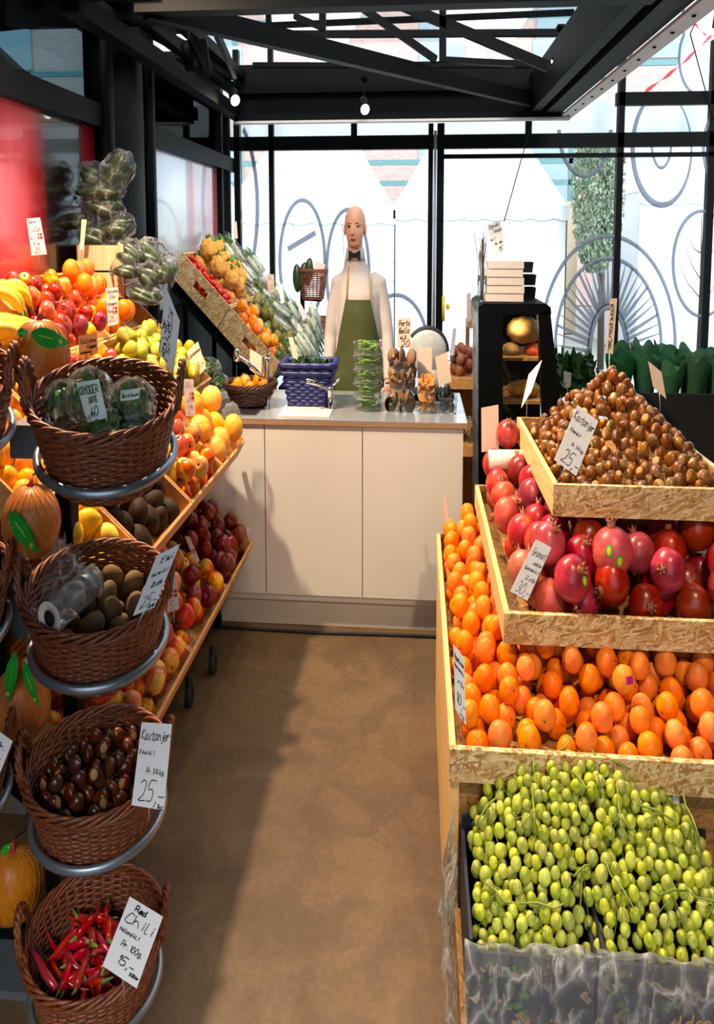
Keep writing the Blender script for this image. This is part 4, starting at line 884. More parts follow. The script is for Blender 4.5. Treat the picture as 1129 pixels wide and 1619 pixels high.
def crumple(c, r, seed, amp=.16, n=26, m=18, R=None, tuft=0):
    def fn(p):
        q = p*(1+amp*noise.noise(p*2.3+V(seed, 0, 0))+amp*.6*noise.noise(p*6+V(0, seed, 0)))
        if tuft and p.z > .75: q.z += tuft*(p.z-.75)*4*(1+.4*noise.noise(p*9)); q.x *= 1-.2*(p.z-.75)*4
        return q
    return MB().ell(c, r, n, m, R, fn=fn)
def leafclump(c, r, n, seed, s0=.03):
    rng = random.Random(seed); b = MB(); c = Vector(c)
    for _ in range(n):
        d = V(rng.gauss(0, 1), rng.gauss(0, 1), rng.gauss(0, 1)).normalized()*rng.uniform(.5, .9); p = c+V(d.x*r[0], d.y*r[1], d.z*r[2]); R = rotm(rng.uniform(0, 6), rng.uniform(0, 6), rng.uniform(0, 6)); s_ = s0*rng.uniform(.6, 1.2)
        b.add([p+R @ V(-s_, 0, 0), p+R @ V(-s_*.3, s_*.4, s_*.12), p+R @ V(s_*.4, s_*.35, s_*.1), p+R @ V(s_, 0, -s_*.1), p+R @ V(s_*.4, -s_*.35, s_*.1), p+R @ V(-s_*.3, -s_*.4, s_*.12)], [(0, 1, 2, 3, 4, 5)])
    return b
def bag(c, r, seed, lb, mat='greendark', R=None, veg='long', name='vegetable_bag', tuft=0, cat='bagged vegetables', flm='film'):
    c = Vector(c); t = thing(name, c-V(0, 0, r[2]), lb, cat); rng = random.Random(seed)
    if veg == 'long':
        n = 6
        for k in range(n):
            y = (k/(n-1)-.5)*1.2; RR = R or rotm(0, 0, 0); v = MB().ell(c+RR @ V(0, y*r[1], (.18 if k % 2 else -.2)*r[2]+rng.uniform(-.1, .1)*r[2]), (r[0]*rng.uniform(.7, .9), r[1]*.24, r[2]*.36), 14, 10, RR @ rotm(0, rng.uniform(-.25, .25), 0), fn=lambda p: p*(1+.08*noise.noise(p*4+V(k, 0, 0)))); part(v, 'cucumber', mat, t)
    elif veg == 'leaf':
        part(leafclump(c, (r[0]*.85, r[1]*.85, r[2]*.85), 130, seed, r[0]*.32), 'leaves', mat, t); part(crumple(c, (r[0]*.62, r[1]*.62, r[2]*.62), seed+3, .3), 'inner_leaves', mat, t)
    elif veg == 'stalk':
        for k in range(6):
            a = rng.uniform(-.12, .12); RR = R or rotm(0, 0, 0); d = RR @ V(r[0], 0, 0); o_ = RR @ V(0, rng.uniform(-.6, .6)*r[1], rng.uniform(-.4, .4)*r[2])
            part(MB().tube([c-d*.85+o_, c+o_*1.2, c+d*.3+o_], [r[2]*.22, r[2]*.3, r[2]*.25], 10), 'stalk', mat, t)
            part(MB().tube([c+d*.3+o_, c+d*.9+o_*1.6], [r[2]*.25, r[2]*.1], 8), 'green_top', 'leaf2', t)
    part(crumple(c, tuple(x*1.08 for x in r), seed, .13, R=R, tuft=tuft), 'film', flm, t); return t
k = 0
for (px, py, rx, ry, Y, ang, wd) in ((150, 372, 22, 18, 4.0, .1, 'lowest in front'), (185, 360, 24, 18, 4.02, -.2, 'lowest on the right'), (132, 350, 20, 18, 4.05, .2, 'lowest on the left'), (165, 330, 26, 20, 4.02, .15, 'third from the top'), (158, 303, 32, 20, 4.02, -.1, 'second from the top, wide'), (150, 280, 20, 19, 4.04, .2, 'near the top, left'), (183, 275, 26, 24, 4.04, -.6, 'topmost, pointed')):
    c = PY(px, py, Y); s_ = Y/FPX; bag(c, (rx*s_*1.25, .09, ry*s_/S*1.25), 100+k, 'bag of dark green cucumbers on the wooden box, '+wd, R=rotm(0, ang, 0)); k += 1
for (px, py, rx, ry, Y, ang, wd) in ((208, 402, 19, 20, 3.95, .6, 'upper of the hanging group'), (200, 428, 20, 18, 3.9, .3, 'left one below the box'), (240, 405, 20, 24, 4.0, .9, 'upper right one'), (238, 440, 17, 24, 3.95, 1.2, 'middle one of the right column'), (262, 430, 14, 28, 4.0, 1.3, 'rightmost, silvery'), (230, 466, 24, 13, 3.9, .3, 'lowest one above the pears')):
    c = PY(px, py, Y); s_ = Y/FPX; bag(c, (rx*s_*1.2, .08, ry*s_/S*1.2), 120+k, 'bag of green cucumbers right of the wooden box, '+wd, R=rotm(0, ang*.4, 0)); k += 1
for (px, py, r_, wd) in ((300, 600, .07, 'left one'), (330, 585, .075, 'middle one'), (345, 605, .06, 'right one'), (292, 565, .06, 'rear one')):
    bag(PY(px, py, 4.3 if px > 300 else 4.2), (r_, r_, r_*.7), 140+k, 'bag of pale salad leaves behind the pears on the counter, '+wd, 'leaf', veg='leaf', name='salad_bag'); k += 1
b = crumple(PY(366, 657, 3.84), (.05, .03, .05), 77, .25); tag(b.build('plastic_bag', 'film2'), 'empty crumpled plastic bag at the corner of the grapefruit crate', 'plastic bag')
# ================================================================ BASKET STAND
def wicker_basket(org, R, r0, r1, h, lb, mat='wicker', handles=True, rows=23, stakes=42, name='wicker_basket', link=True, ang0=0, wr=.0041, group=None):
    """rim centre at org; r0 rim radius, r1 bottom radius; R tilts the basket"""
    t = thing(name, org, lb, 'basket', group, link); org = Vector(org)
    def T(p): return org+R @ Vector(p)
    def rad(z): f = 1+z/h; return r1+(r0-r1)*f**.8
    b = MB(); n = stakes*4
    for k in range(rows):
        z = -h+.006+(h-.012)*k/(rows-1); rr = rad(z)
        b.tube([T(((rr+.0032*math.cos(stakes/2*a+math.pi*k))*math.cos(a), (rr+.0032*math.cos(stakes/2*a+math.pi*k))*math.sin(a), z+.001*math.sin(3*a+k))) for a in [2*math.pi*i/n for i in range(n)]], wr, 5, True)
    for s_ in range(stakes):
        a = 2*math.pi*(s_+.5)/stakes; b.tube([T((rad(z)*math.cos(a), rad(z)*math.sin(a), z)) for z in (-h, -h*.66, -h*.33, 0)], .0038, 5)
    part(b, 'weave', mat, t, link=link)
    b = MB(); 
    for j in range(5):
        b.tube([T(((r0+.003+.007*math.cos(6*a+j*1.257))*math.cos(a), (r0+.003+.007*math.cos(6*a+j*1.257))*math.sin(a), .001+.010*math.sin(6*a+j*1.257))) for a in [2*math.pi*i/140 for i in range(140)]], .0046, 6, True)
    part(b, 'rim', mat, t, link=link)
    b = MB()
    for j in range(9): rr = r1*(j+.7)/9; b.tube([T((rr*math.cos(a), rr*math.sin(a), -h+.004+.0015*math.cos(10*a+j*3.14))) for a in [2*math.pi*i/40 for i in range(40)]], r1/17, 5, True)
    part(b, 'bottom', mat, t, link=link)
    if handles:
        for sg in (-1, 1):
            b = MB()
            for j in range(3):
                pts = []
                for i in range(25):
                    f = i/24; a = math.pi*f; y = -.05*math.cos(a); z = .075*math.sin(a); tw = 6*f*math.pi+j*2.09
                    p = V(sg*(r0+.004+.012*math.sin(a)), y, z)+V(.006*math.cos(tw), 0, .006*math.sin(tw)); pts.append(T(Matrix.Rotation(ang0, 3, 'Z') @ p))
                b.tube(pts, .0056, 6)
            part(b, 'handle', mat, t, link=link)
    return t
BK = [((-.835, 1.85, 1.335), 14, .158), ((-.872, 1.85, .955), 10, .155), ((-.890, 1.85, .590), 6, .155), ((-.915, 1.85, .215), 5, .155)]
blab = ['brown wicker basket holding herb bags, topmost on the stand', 'brown wicker basket of kiwis, second from the top', 'brown wicker basket of dark chestnuts, third from the top', 'brown wicker basket of red chilies, lowest on the stand']
stand = thing('basket_stand', (-1.07, 2.0, 0), 'grey steel stand whose rings carry the wicker baskets', 'stand')
part(MB().bb(-1.12, -1.07, 2.10, 2.15, 0, 1.36), 'post', 'black', stand, smooth=False); part(MB().bb(-1.35, -.98, 1.9, 2.15, 0, .02), 'foot', 'tube', stand, smooth=False)
def TILT(d, phi=.38): return Matrix.Rotation(phi, 3, 'Z') @ Matrix.Rotation(math.radians(d), 3, 'X') @ Matrix.Rotation(-phi, 3, 'Z')
RIMS = []
for i, (c, tl, h) in enumerate(BK):
    R = TILT(tl)
    wicker_basket(c, R, .186, .135, h, blab[i], ang0=.25); RIMS.append((Vector(c), R))
    b = MB(); rr = .178; b.tube([Vector(c)+R @ V(rr*math.cos(a), rr*math.sin(a), -h*.70) for a in [2*math.pi*k/64 for k in range(64)]], .0105, 10, True); part(b, 'ring', 'tube', stand)
    q = Vector(c)+R @ V(-.165, .075, -h*.7); b = MB().beam((-1.09, 2.10, q.z+.01), (q.x, q.y, q.z), .02, .02); part(b, 'arm', 'tube', stand, smooth=False)
for x0, y0, x1, y1 in ((14, 672, 64, 726), (-20, 908, 44, 1010), (-20, 1222, 40, 1288), (-20, 1540, 34, 1600)):
    p, q = PY(x0, y0, 2.06), PY(x1, y1, 2.06); part(MB().bb(p.x, q.x, 2.06, 2.2, q.z, p.z), 'arm_plate', 'tube', stand, smooth=False)
for i, (c, tl, h) in enumerate(BK[:3]):
    cc = (c[0]-.475, 1.85, c[2]+(.03, .0, 0)[i]); R = TILT(tl)
    wicker_basket(cc, R, .186, .135, h, 'brown wicker basket cut off by the left edge, '+('topmost', 'second from the top', 'third from the top')[i], ang0=.25)
    b = MB(); rr = .178; b.tube([Vector(cc)+R @ V(rr*math.cos(a), rr*math.sin(a), -h*.70) for a in [2*math.pi*k/64 for k in range(64)]], .0105, 10, True); part(b, 'ring', 'tube', stand)
# basket contents -------------------------------------------------
def inbasket(i, h_in, topf, r, protos, label, group, seed, mx=200, rv=.08, K=12, tries=900):
    c, R = RIMS[i]; h = BK[i][2]
    def rad(z): return .135+(.186-.135)*(1+z/h)**.8
    sel = pile(lambda x, y, rr: math.hypot(x, y)+rr < rad(-h*.35)-.004, lambda x, y: -h+.012, topf, r, tries, K, seed, rv, 40, (-.18, .18, -.18, .18))
    if i == 2: sel = [q for q in sel if q[2] > -.075]; print('CHEST', len(sel))
    for x, y, z, rr in sel[:mx]: random.choice(protos).at(c+R @ V(x, y, z), random.uniform(0, 6.28), label, group, scale=rr/r)
    return sel
KI = []
for k in range(5): KI.append(Proto(tag(MB().ell((0, 0, 0), (.026, .025, .033), 18, 12, rotm(random.uniform(-1.2, 1.2), random.uniform(-1.2, 1.2), 0)).build('kiwi', 'kiwi', org=(0, 0, 0), link=False), 'k', 'kiwi')))
inbasket(1, 0, lambda x, y: -.012 if x > -.03 else -.06, .029, KI, 'brown fuzzy kiwi in the second basket', 'kiwis in the basket', 3)
chd = chest_proto('chestnut', .0195)
inbasket(2, 0, lambda x, y: .012-.8*(x*x+y*y), .0185, chd, 'dark brown chestnut in the third basket', 'chestnuts in the basket', 4, K=20, tries=1500, mx=290)
rng = random.Random(12)
CHP = []
for k in range(7):
    pts = []; rs = []; cv = rng.uniform(-.03, .03); cw = rng.uniform(-.02, .02); L = rng.uniform(.10, .15)
    for i in range(12): f = i/11; pts.append(V((f-.5)*L, cv*math.sin(f*3.1), cw*math.sin(f*3.1)+.006*math.sin(f*7))); rs.append(.0098*(1-f**2.2)+.0006)
    o = tag(MB().tube(pts, rs, 9).build('red_chili', 'chili', org=(0, 0, 0), link=False), 'c', 'chili pepper'); c_ = part(MB().tube([pts[0], pts[0]+V(-.008, 0, .002), pts[0]+V(-.03, .004, .010)], [.009, .005, .002], 7), 'stem', 'gstem', o, link=False); CHP.append(Proto(o, [(c_, [])]))
c, R = RIMS[3]
for k in range(105):
    a = rng.uniform(0, 6.28); q = (.085+.03*k/105)*math.sqrt(rng.random()); z = -.13+.0009*k+rng.uniform(0, .01)
    rz = rng.uniform(0, 6.28); p = c+R @ V(q*math.cos(a), q*math.sin(a), z); CHP[k % 7].at(p, rz, 'red chili pepper in the lowest basket', 'chilies in the basket')
p0 = PY(32, 1488, 1.82); p1 = PY(88, 1565, 1.72); b = MB().tube([p0, p0.lerp(p1, .3)+V(.02, 0, -.005), p0.lerp(p1, .65)+V(.005, 0, 0), p1], [.002, .008, .0105, .011], 9)
t = tag(b.build('red_chili', 'chili'), 'long red chili standing against the left inside of the basket', 'chili pepper')
# herb bags in the top basket
c, R = RIMS[0]
hb = []
for (px, py, rx, ry, Y, lb) in ((100, 640, 30, 42, 1.84, 'herb bag at the left side of the top basket'), (142, 628, 38, 48, 1.80, 'herb bag with a printed herb label in the top basket'), (208, 638, 40, 42, 1.80, 'herb bag with a small white label at the right side of the top basket'), (165, 672, 40, 26, 1.76, 'flat herb bag at the front of the top basket'), (215, 675, 24, 20, 1.77, 'small herb bag at the front right of the top basket')):
    s_ = Y/FPX; p = PY(px, py, Y); hb.append(bag(p, (rx*s_, .05, ry*s_/S), 200+k, lb, 'leaf', veg='leaf', name='herb_bag', cat='bagged herbs', flm='film')); k += 1
# ---------------------------------------------------------------- handwriting
def sign(quad, Y, lines, lb, mat='card', stick=None, flag=None, Yb=None, wr=.013, thick=.0012, rot=False, cat='price card', stickmat='wire'):
    """quad: corners TL,TR,BR,BL; lines: (text, u, v, size, [pen]) in card units, v down"""
    Yb = Y if Yb is None else Yb
    q = [PY(*quad[0], Y), PY(*quad[1], Y), PY(*quad[2], Yb), PY(*quad[3], Yb)]; t = thing('price_card', q[3].lerp(q[2], .5), lb, cat)
    nrm = (q[1]-q[0]).cross(q[3]-q[0]).normalized()
    if nrm.y > 0: nrm = -nrm
    def at(u, v, o=0): return (q[0].lerp(q[1], u)).lerp(q[3].lerp(q[2], u), v)+nrm*o
    vs = [at(u, v, o) for o in (0, -thick) for u, v in ((0, 0), (1, 0), (1, 1), (0, 1))]
    part(MB().add(vs, [(3, 2, 1, 0), (4, 5, 6, 7), (0, 1, 5, 4), (1, 2, 6, 5), (2, 3, 7, 6), (3, 0, 4, 7)]), 'card', mat, t, smooth=False)
    wpx = (q[1]-q[0]).length; hpx = (V((q[3]-q[0]).x, (q[3]-q[0]).y, (q[3]-q[0]).z*S)).length
    asp = hpx/max(1e-5, wpx)*.8 if not rot else wpx/hpx
    if lines:
        b = MB(); rng = random.Random(len(lb)*7+int(quad[0][0]))
        for ln in lines:
            txt, u0, v0, sz = ln[:4]; pen = ln[4] if len(ln) > 4 else wr
            A = ln[5] if len(ln) > 5 else 1.0
            ex = max([a for pl in strokes(txt, 0, 0, sz, (asp if not rot else 1)*A) for a, c_ in pl]+[.01]); lim = (.96-u0) if not rot else (.97-v0)
            if ex > lim: A *= lim/ex
            for pl in strokes(txt, 0, 0, sz, (asp if not rot else 1)*A, rng):
                P3 = []
                for a, c_ in pl:
                    P3.append(at(u0+a, v0-c_, .0012) if not rot else at(u0-c_, v0+a, .0012))
                for i in range(len(P3)-1):
                    d = P3[i+1]-P3[i]
                    if d.length < 1e-6: continue
                    d.normalize(); s_ = d.cross(nrm).normalized()*wpx*pen; e = d*wpx*pen*.5
                    b.add([P3[i]-s_-e, P3[i+1]-s_+e, P3[i+1]+s_+e, P3[i]+s_-e], [(0, 1, 2, 3)])
        part(b, 'handwriting', 'ink', t, smooth=False)
    if flag:
        u, v, fw, fh = flag; 
        def rc(u0, v0, u1, v1, o): return [at(u0, v0, o), at(u1, v0, o), at(u1, v1, o), at(u0, v1, o)]
        f = part(MB().add(rc(u, v, u+fw, v+fh, .0010), [(0, 1, 2, 3)]), 'flag_print', 'red_print', t, smooth=False)
        g = MB(); g.add(rc(u+fw*.28, v, u+fw*.42, v+fh, .0014), [(0, 1, 2, 3)]); g.add(rc(u, v+fh*.43, u+fw, v+fh*.57, .0016), [(0, 1, 2, 3)]); part(g, 'cross', 'white_print', f, smooth=False)
    if stick is not None:
        p = at(.5, .93, -.001); e = PY(*stick, Yb+.01); part(MB().tube([p, p.lerp(e, .5)+V(.001, 0, 0), e], .0016, 6), 'wire', stickmat, t)
    return t
W = .014
sign([(42, 346), (63, 344), (74, 402), (50, 404)], 3.35, [('Dansk', .1, .12, .07), ('Elstar', .1, .35, .15), ('kl.1', .1, .56, .07), ('Kilo', .25, .72, .08), ('25,-', .25, .93, .14)], 'white price card reading Elstar, standing above the apples at the far left', flag=(.62, .42, .33, .14), stick=(62, 418))
sign([(167, 456), (187, 454), (187, 512), (171, 516)], 3.3, [('Danske', .1, .12, .08), ('Cox', .25, .27, .1), ('Orange kl.', .05, .45, .07), ('Kilo', .08, .64, .07), ('25,-', .15, .88, .14)], 'white price card reading Cox Orange between apples and oranges', flag=(.5, .52, .42, .16), stick=(180, 530))
sign([(129, 347), (137, 347), (132, 395), (126, 395)], 3.85, [], 'narrow plain card seen edge-on before the cucumbers', 'peach', stick=(128, 410))
sign([(262, 453), (284, 508), (274, 593), (251, 556)], 2.0, [('Kanzi', .60, .12, .26, .012), ('kl.1', .45, .35, .14), ('Pr. stk', .35, .45, .18), ('5,-', .12, .45, .34, .014)], 'large white price card turned sideways at the right handle of the top basket', rot=True, stick=(262, 600), thick=.002)
sign([(124, 532), (153, 526), (155, 558), (125, 563)], 2.75, [('7allions', .05, .42, .22), ('Kugler', .45, .68, .15), ('Marokko kl', .08, .92, .12)], 'tan card reading 7allions on the apples behind the top basket', 'peach', stick=(138, 572))
sign([(290, 600), (306, 600), (309, 657), (294, 658)], 3.2, [('25,-', .1, .2, .12), ('kl', .2, .62, .1), ('stk', .2, .78, .1), ('5,-', .2, .95, .1)], 'small white card with a red flag among the grapefruits', flag=(.55, .36, .4, .18), stick=(302, 668))
sign([(295, 555), (313, 540), (326, 582), (308, 600)], 3.85, [('Conference', .05, .3, .12), ('25,-', .2, .8, .16)], 'tilted pale card between pears and salad bags', 'peach', stick=(314, 610))
sign([(395, 551), (414, 563), (413, 598), (395, 584)], 4.55, [], 'blank tan card behind the basket of oranges on the counter', 'peach', stick=(404, 622))
sign([(456, 533), (463, 533), (474, 576), (466, 579)], 4.4, [], 'narrow tan card stuck in the blue basket', 'peach', stick=(472, 596))
sign([(421, 433), (433, 434), (434, 462), (425, 463)], 5.9, [('kl', .2, .3, .2), ('20', .2, .8, .25)], 'small pale card amid the artichokes on the far slope', 'peach', stick=(430, 472))
sign([(369, 356), (374, 349), (376, 377), (370, 377)], 6.6, [], 'tiny blank card high behind the celeriac', 'peach', stick=(373, 385))
sign([(470, 481), (475, 479), (487, 502), (479, 506)], 6.0, [], 'small blank card among the bagged stalks on the far slope', 'card', stick=(486, 515))
sign([(440, 450), (447, 448), (450, 478), (444, 480)], 6.4, [], 'second small blank card behind the artichokes', 'card', stick=(448, 488))
sign([(248, 878), (284.5, 860), (244, 960), (210, 974)], 1.74, [('Kiwi', .36, .21, .11, .011), ('Italien kl.1', .16, .40, .055, .009), ('8 stk', .38, .60, .08), ('25,-', .22, .91, .19, .011), ('8 stk', .66, .97, .05)], 'white price card reading Kiwi, 25, on the second basket', stick=(212, 1000), Yb=1.71)
sign([(224, 1142), (272, 1145), (259, 1281), (208, 1273)], 1.72, [('Kastanjer', .06, .20, .12, .011, .58), ('Kina kl.1', .05, .375, .045, .009), ('Pr. 1/4 kg.', .34, .60, .065, .009, .7), ('25,-', .18, .92, .24, .012), ('1kg', .78, .99, .05, .009)], 'white price card reading Kastanjer, 25, on the third basket', stick=(235, 1300), Yb=1.68)
sign([(205, 1418), (257.5, 1450), (216, 1563), (162, 1527)], 1.66, [('Rød', .25, .12, .08, .014), ('Chili', .10, .30, .14, .011), ('Holland kl.1', .06, .44, .05, .009, .8), ('Pr. 100g.', .24, .62, .085, .010, .72), ('15,-', .28, .84, .12, .012), ('3.50 kr', .70, .90, .04, .012)], 'white price card reading Rod Chili, 15, on the lowest basket', stick=(198, 1590), Yb=1.66)
sign([(371, 828), (395, 836), (391, 860), (375, 858)], 3.93, [('Dansk', .1, .25, .16), ('Gala kl.1', .1, .5, .16), ('15,-', .2, .85, .2)], 'small white flag card at the far corner of the dark apple crate', flag=(.62, .5, .36, .25), stick=(383, 870))
sign([(292, 848), (299, 848), (316, 887), (310, 891)], 3.2, [], 'narrow white flag card between the lower apple crates', flag=(.1, .5, .8, .14), stick=(312, 900))
sign([(272, 905), (279, 910), (283, 963), (264, 969)], 2.6, [('5,-', .2, .92, .2, .03)], 'white card ending in 5 with a red flag behind the kiwi card', flag=(.3, .42, .65, .2), stick=(275, 985))
sign([(-25, 1140), (20, 1172), (-5, 1235), (-45, 1200)], 1.70, [('Pr.', .62, .30, .12, .012), ('1.-', .70, .55, .1)], 'white price card cut off by the left edge beside the chestnut basket', stick=(-20, 1260))
sign([(716.6, 1018), (733.7, 1040), (737, 1147), (720, 1121)], 1.96, [('Appelsiner', .08, .18, .08, .014, .7), ('Spanien kl.1', .08, .30, .05, .014), ('stk', .3, .5, .08), ('10,-', .15, .82, .16, .02), ('kg', .5, .96, .07)], 'narrow white price card reading 10 at the left end of the small oranges', stick=(728, 1175))
sign([(847.5, 853), (872, 866), (834, 950), (806.6, 935)], 2.205, [('Granat', .12, .25, .13, .013, .68), ('aebler', .45, .4, .07, .01, .7), ('Spanien kl.1', .12, .52, .06, .012), ('2 stk', .4, .68, .07), ('30,-', .2, .94, .2, .014)], 'white price card reading Granat, 30, in the pomegranate tray', stick=(806, 965))
sign([(913.6, 640), (946, 666), (911, 753), (876, 727)], 2.42, [('Kastanjer', .05, .22, .14, .012, .55), ('Kina kl.1', .12, .42, .05, .012, .8), ('Pr. 1/4 kg', .38, .62, .06, .009, .7), ('25,-', .22, .93, .22, .014)], 'white price card reading Kastanjer, 25, in the top tray', stick=(880, 765))
sign([(761, 645), (788, 640), (789, 711), (761.5, 715)], 3.34, [], 'large blank pinkish card left of the single pomegranate', 'peach', stick=(776, 745))
sign([(857, 569), (836, 592), (824, 645), (840, 619)], 3.36, [], 'blank tan card tilted at the left back of the chestnuts', 'peach', Yb=3.3, stick=(832, 665))
sign([(1025, 571), (1046, 588), (1053.5, 631), (1033, 612)], 3.16, [], 'blank tan card standing at the right of the chestnut peak', 'peach', stick=(1044, 660))
sign([(965, 472), (976, 472), (969, 560), (958, 558)], 3.36, [('Kastanjer', .55, .1, .5, .05), ], 'tall narrow tan card behind the chestnut peak', 'peach', rot=True, stick=(961, 640))
sign([(770, 356), (791, 347), (800, 396), (780, 406)], 4.6, [('Dansk', .1, .15, .1), ('Timian', .3, .33, .12), ('kl.1', .05, .52, .08), ('Pr. bk', .3, .7, .08), ('15', .5, .93, .13)], 'white price card on top of the glass case', stick=(782, 425))
sign([(1019, 1254), (1072, 1242.5), (1081, 1353), (1030, 1357)], 1.95, [('Stenfri', .2, .17, .11, .012), ('Druer', .16, .39, .18, .012), ('Sydafrika kl.1', .02, .50, .04, .012), ('Pr. 1/2 kg', .3, .65, .075, .009, .7), ('30,-', .06, .95, .24, .012), ('1kg', .8, .97, .05)], 'white price card reading Stenfri Druer, 30, behind the grapes', stick=(1056, 1385))
sign([(628.6, 504), (649, 502), (650, 549), (629, 550)], 4.31, [('Porto', .1, .25, .18, .02, .75), ('Bello', .1, .5, .18, .02, .75), ('kl 2', .2, .7, .1, .02), ('20', .25, .97, .22, .02)], 'tan card reading Porto Bello, 20, behind the mushrooms', 'peach', stick=(640, 585))
sign([(661, 549), (683, 550), (683, 599), (660, 598)], 4.33, [], 'blank tan card standing over the chanterelles', 'peach', stick=(672, 628))
sign([(688, 565), (708, 556), (714, 603), (694, 613)], 4.3, [], 'blank tilted tan card over the box of dark plums', 'peach', stick=(705, 640))
sign([(700, 785), (705, 790), (712, 842), (706, 846)], 3.34, [], 'thin pinkish card at the far left corner of the small oranges', 'peach', stick=(709, 868))
sign([(891, 586), (904, 590), (902, 612), (892, 614)], 5.42, [], 'small blank card in front of the leafy plants', 'peach', stick=(898, 655))
# printed labels on two herb bags
def bag_label(par, quad, Y, lines, nm='label'):
    q = [PY(x, y, Y) for x, y in quad]
    def at(u, v, o=0): return (q[0].lerp(q[1], u)).lerp(q[3].lerp(q[2], u), v)+V(0, -o, 0)
    part(MB().sheet(lambda u, v: at(u, v, .006*math.sin(u*3.1)), 8, 4), nm, 'salt', par)
    b = MB(); wpx = (q[1]-q[0]).length
    for txt, u0, v0, sz, A in lines:
        for pl in strokes(txt, 0, 0, sz, A):
            P3 = [at(u0+a, v0-c_, .001+.006*math.sin(min(1, max(0, u0+a))*3.1)) for a, c_ in pl]
            for i in range(len(P3)-1):
                d = P3[i+1]-P3[i]
                if d.length < 1e-7: continue
                d.normalize(); s_ = d.cross(V(0, -1, 0)).normalized()*wpx*.02; b.add([P3[i]-s_, P3[i+1]-s_, P3[i+1]+s_, P3[i]+s_], [(0, 1, 2, 3)])
    if b.v: part(b, 'lettering', 'leaf', par, smooth=False)
bag_label(hb[1], [(120, 605), (156, 599), (170, 660), (138, 668)], 1.735, [('KRYDDER', .05, .32, .2, .75), ('URTE', .4, .55, .15, .8), ('60', .35, .85, .22, 1.1)])
bag_label(hb[2], [(191, 617), (222, 613), (220, 630), (190, 634)], 1.74, [('Basilikum', .1, .7, .35, .4)])
# ---------------------------------------------------------------- pomelos in nets with green leaf tags
def pomelo(px, py, rx, Y, k, lb, leaf):
    c = PY(px, py, Y); r = rx*Y/FPX; t = thing('netted_pomelo', c-V(0, 0, r), lb, 'pomelo')
    def fn(p): return p*(1+.03*p.z)*(1-.05*math.exp(-((p-V(0, 0, 1)).length/.3)**2))
    part(MB().ell(c, (r, r, r*1.0), 28, 20, fn=fn), 'fruit', 'pomelo', t)
    b = MB(); n = 22
    for sg in (1, -1):
        for j in range(n):
            pts = []
            for i in range(25):
                th = .12+(math.pi-.2)*i/24; a = 2*math.pi*j/n+sg*i*.05; q = V(math.sin(th)*math.cos(a), math.sin(th)*math.sin(a), math.cos(th)); q = fn(q); pts.append(c+V(q.x*r, q.y*r, q.z*r)*1.012)
            b.tube(pts, .0007, 4, cap=False)
    part(b, 'net', 'netc', t); top = c+V(0, 0, r)
    part(MB().tube([top-V(0, 0, .006), top+V(.004, 0, .008), top+V(0, .01, .022)], [.013, .006, .003], 8), 'net_knot', 'red_print', t)
    part(MB().tube([top+V(0, .01, .02), (c.x*.7+(-1.09)*.3, 2.09, min(top.z+.02, 1.40)), (-1.095, 2.11, min(top.z+.02, 1.35))], .002, 6), 'hanger', 'black', t)
    for a, e, w_ in leaf:
        P, Q = PY(*a, Y-r*1.02), PY(*e, Y-r*1.02); d = Q-P; nn = V(-d.z, 0, d.x).normalized()
        def lf(u, v): ww = w_*math.sin(math.pi*u**.8)*(v-.5)*2; return P+d*u+nn*ww+V(0, -.006*math.sin(u*3.1), 0)
        l = part(MB().sheet(lf, 18, 6), 'leaf_tag', 'green_tag', t)
        b = MB().ell(P+d*.78+V(0, -.008, 0), (w_*.28, .0008, w_*.3), 14, 6); part(b, 'tag_print', 'yellow_print', l)
        b = MB().beam(P+d*.25+V(0, -.008, 0)+nn*.1*w_, P+d*.6+V(0, -.009, 0)+nn*.1*w_, .0006, w_*.12); part(b, 'tag_lettering', 'yellow_print', l, smooth=False)
pomelo(64, 566, 46, 2.02, 0, 'netted pomelo with a green leaf tag, topmost beside the stand', [((48, 527), (112, 543), .020), ((45, 525), (26, 527), .010)])
pomelo(50, 826, 46, 2.0, 1, 'netted pomelo with a slanting green leaf tag, second down', [((14, 808), (62, 876), .022)])
pomelo(33, 1115, 48, 1.98, 2, 'netted pomelo with upright green leaf tags, third down', [((25, 1030), (12, 1112), .018), ((36, 1042), (64, 1120), .014)])
pomelo(22, 1400, 48, 1.98, 3, 'netted pomelo beside the chili basket, lowest', [((2, 1350), (20, 1332), .01)])
# roll of bags in the kiwi basket
c0, c1 = PY(78, 978, 1.69), PY(148, 918, 1.86); t = thing('bag_roll', c0, 'roll of clear bags lying in the kiwi basket', 'roll of bags')
d = (c1-c0).normalized(); part(MB().tube([c0, c1], .034, 24), 'roll', 'film2', t)
a_ = d.orthogonal().normalized(); e_ = d.cross(a_); b = MB(); L = 24
vs = []
for rr, off in ((.034, -.001), (.017, -.001), (.015, .02)): vs += [c0+d*off+(a_*math.cos(6.2832*k_/L)+e_*math.sin(6.2832*k_/L))*rr for k_ in range(L)]
b.add(vs, [(i*L+k_, i*L+(k_+1) % L, (i+1)*L+(k_+1) % L, (i+1)*L+k_) for i in range(2) for k_ in range(L)]); part(b, 'roll_end', 'paperwhite', t)
part(MB().tube([c0-d*.0005, c0+d*.004], .0165, 20), 'core', 'dark', t)  # near-black disc closing the end of the roll
def fn(u, v):
    p = PY(40+110*u, 985-60*u, 1.70+.12*u).lerp(PY(95+30*u, 838+40*u, 1.86), v); return p+V(.02*noise.noise(V(u*5, v*5, 0)), .03*noise.noise(V(u*6, v*6, 3)), .02*noise.noise(V(u*5, v*7, 7)))
part(MB().sheet(fn, 36, 36), 'loose_bag', 'film', t)
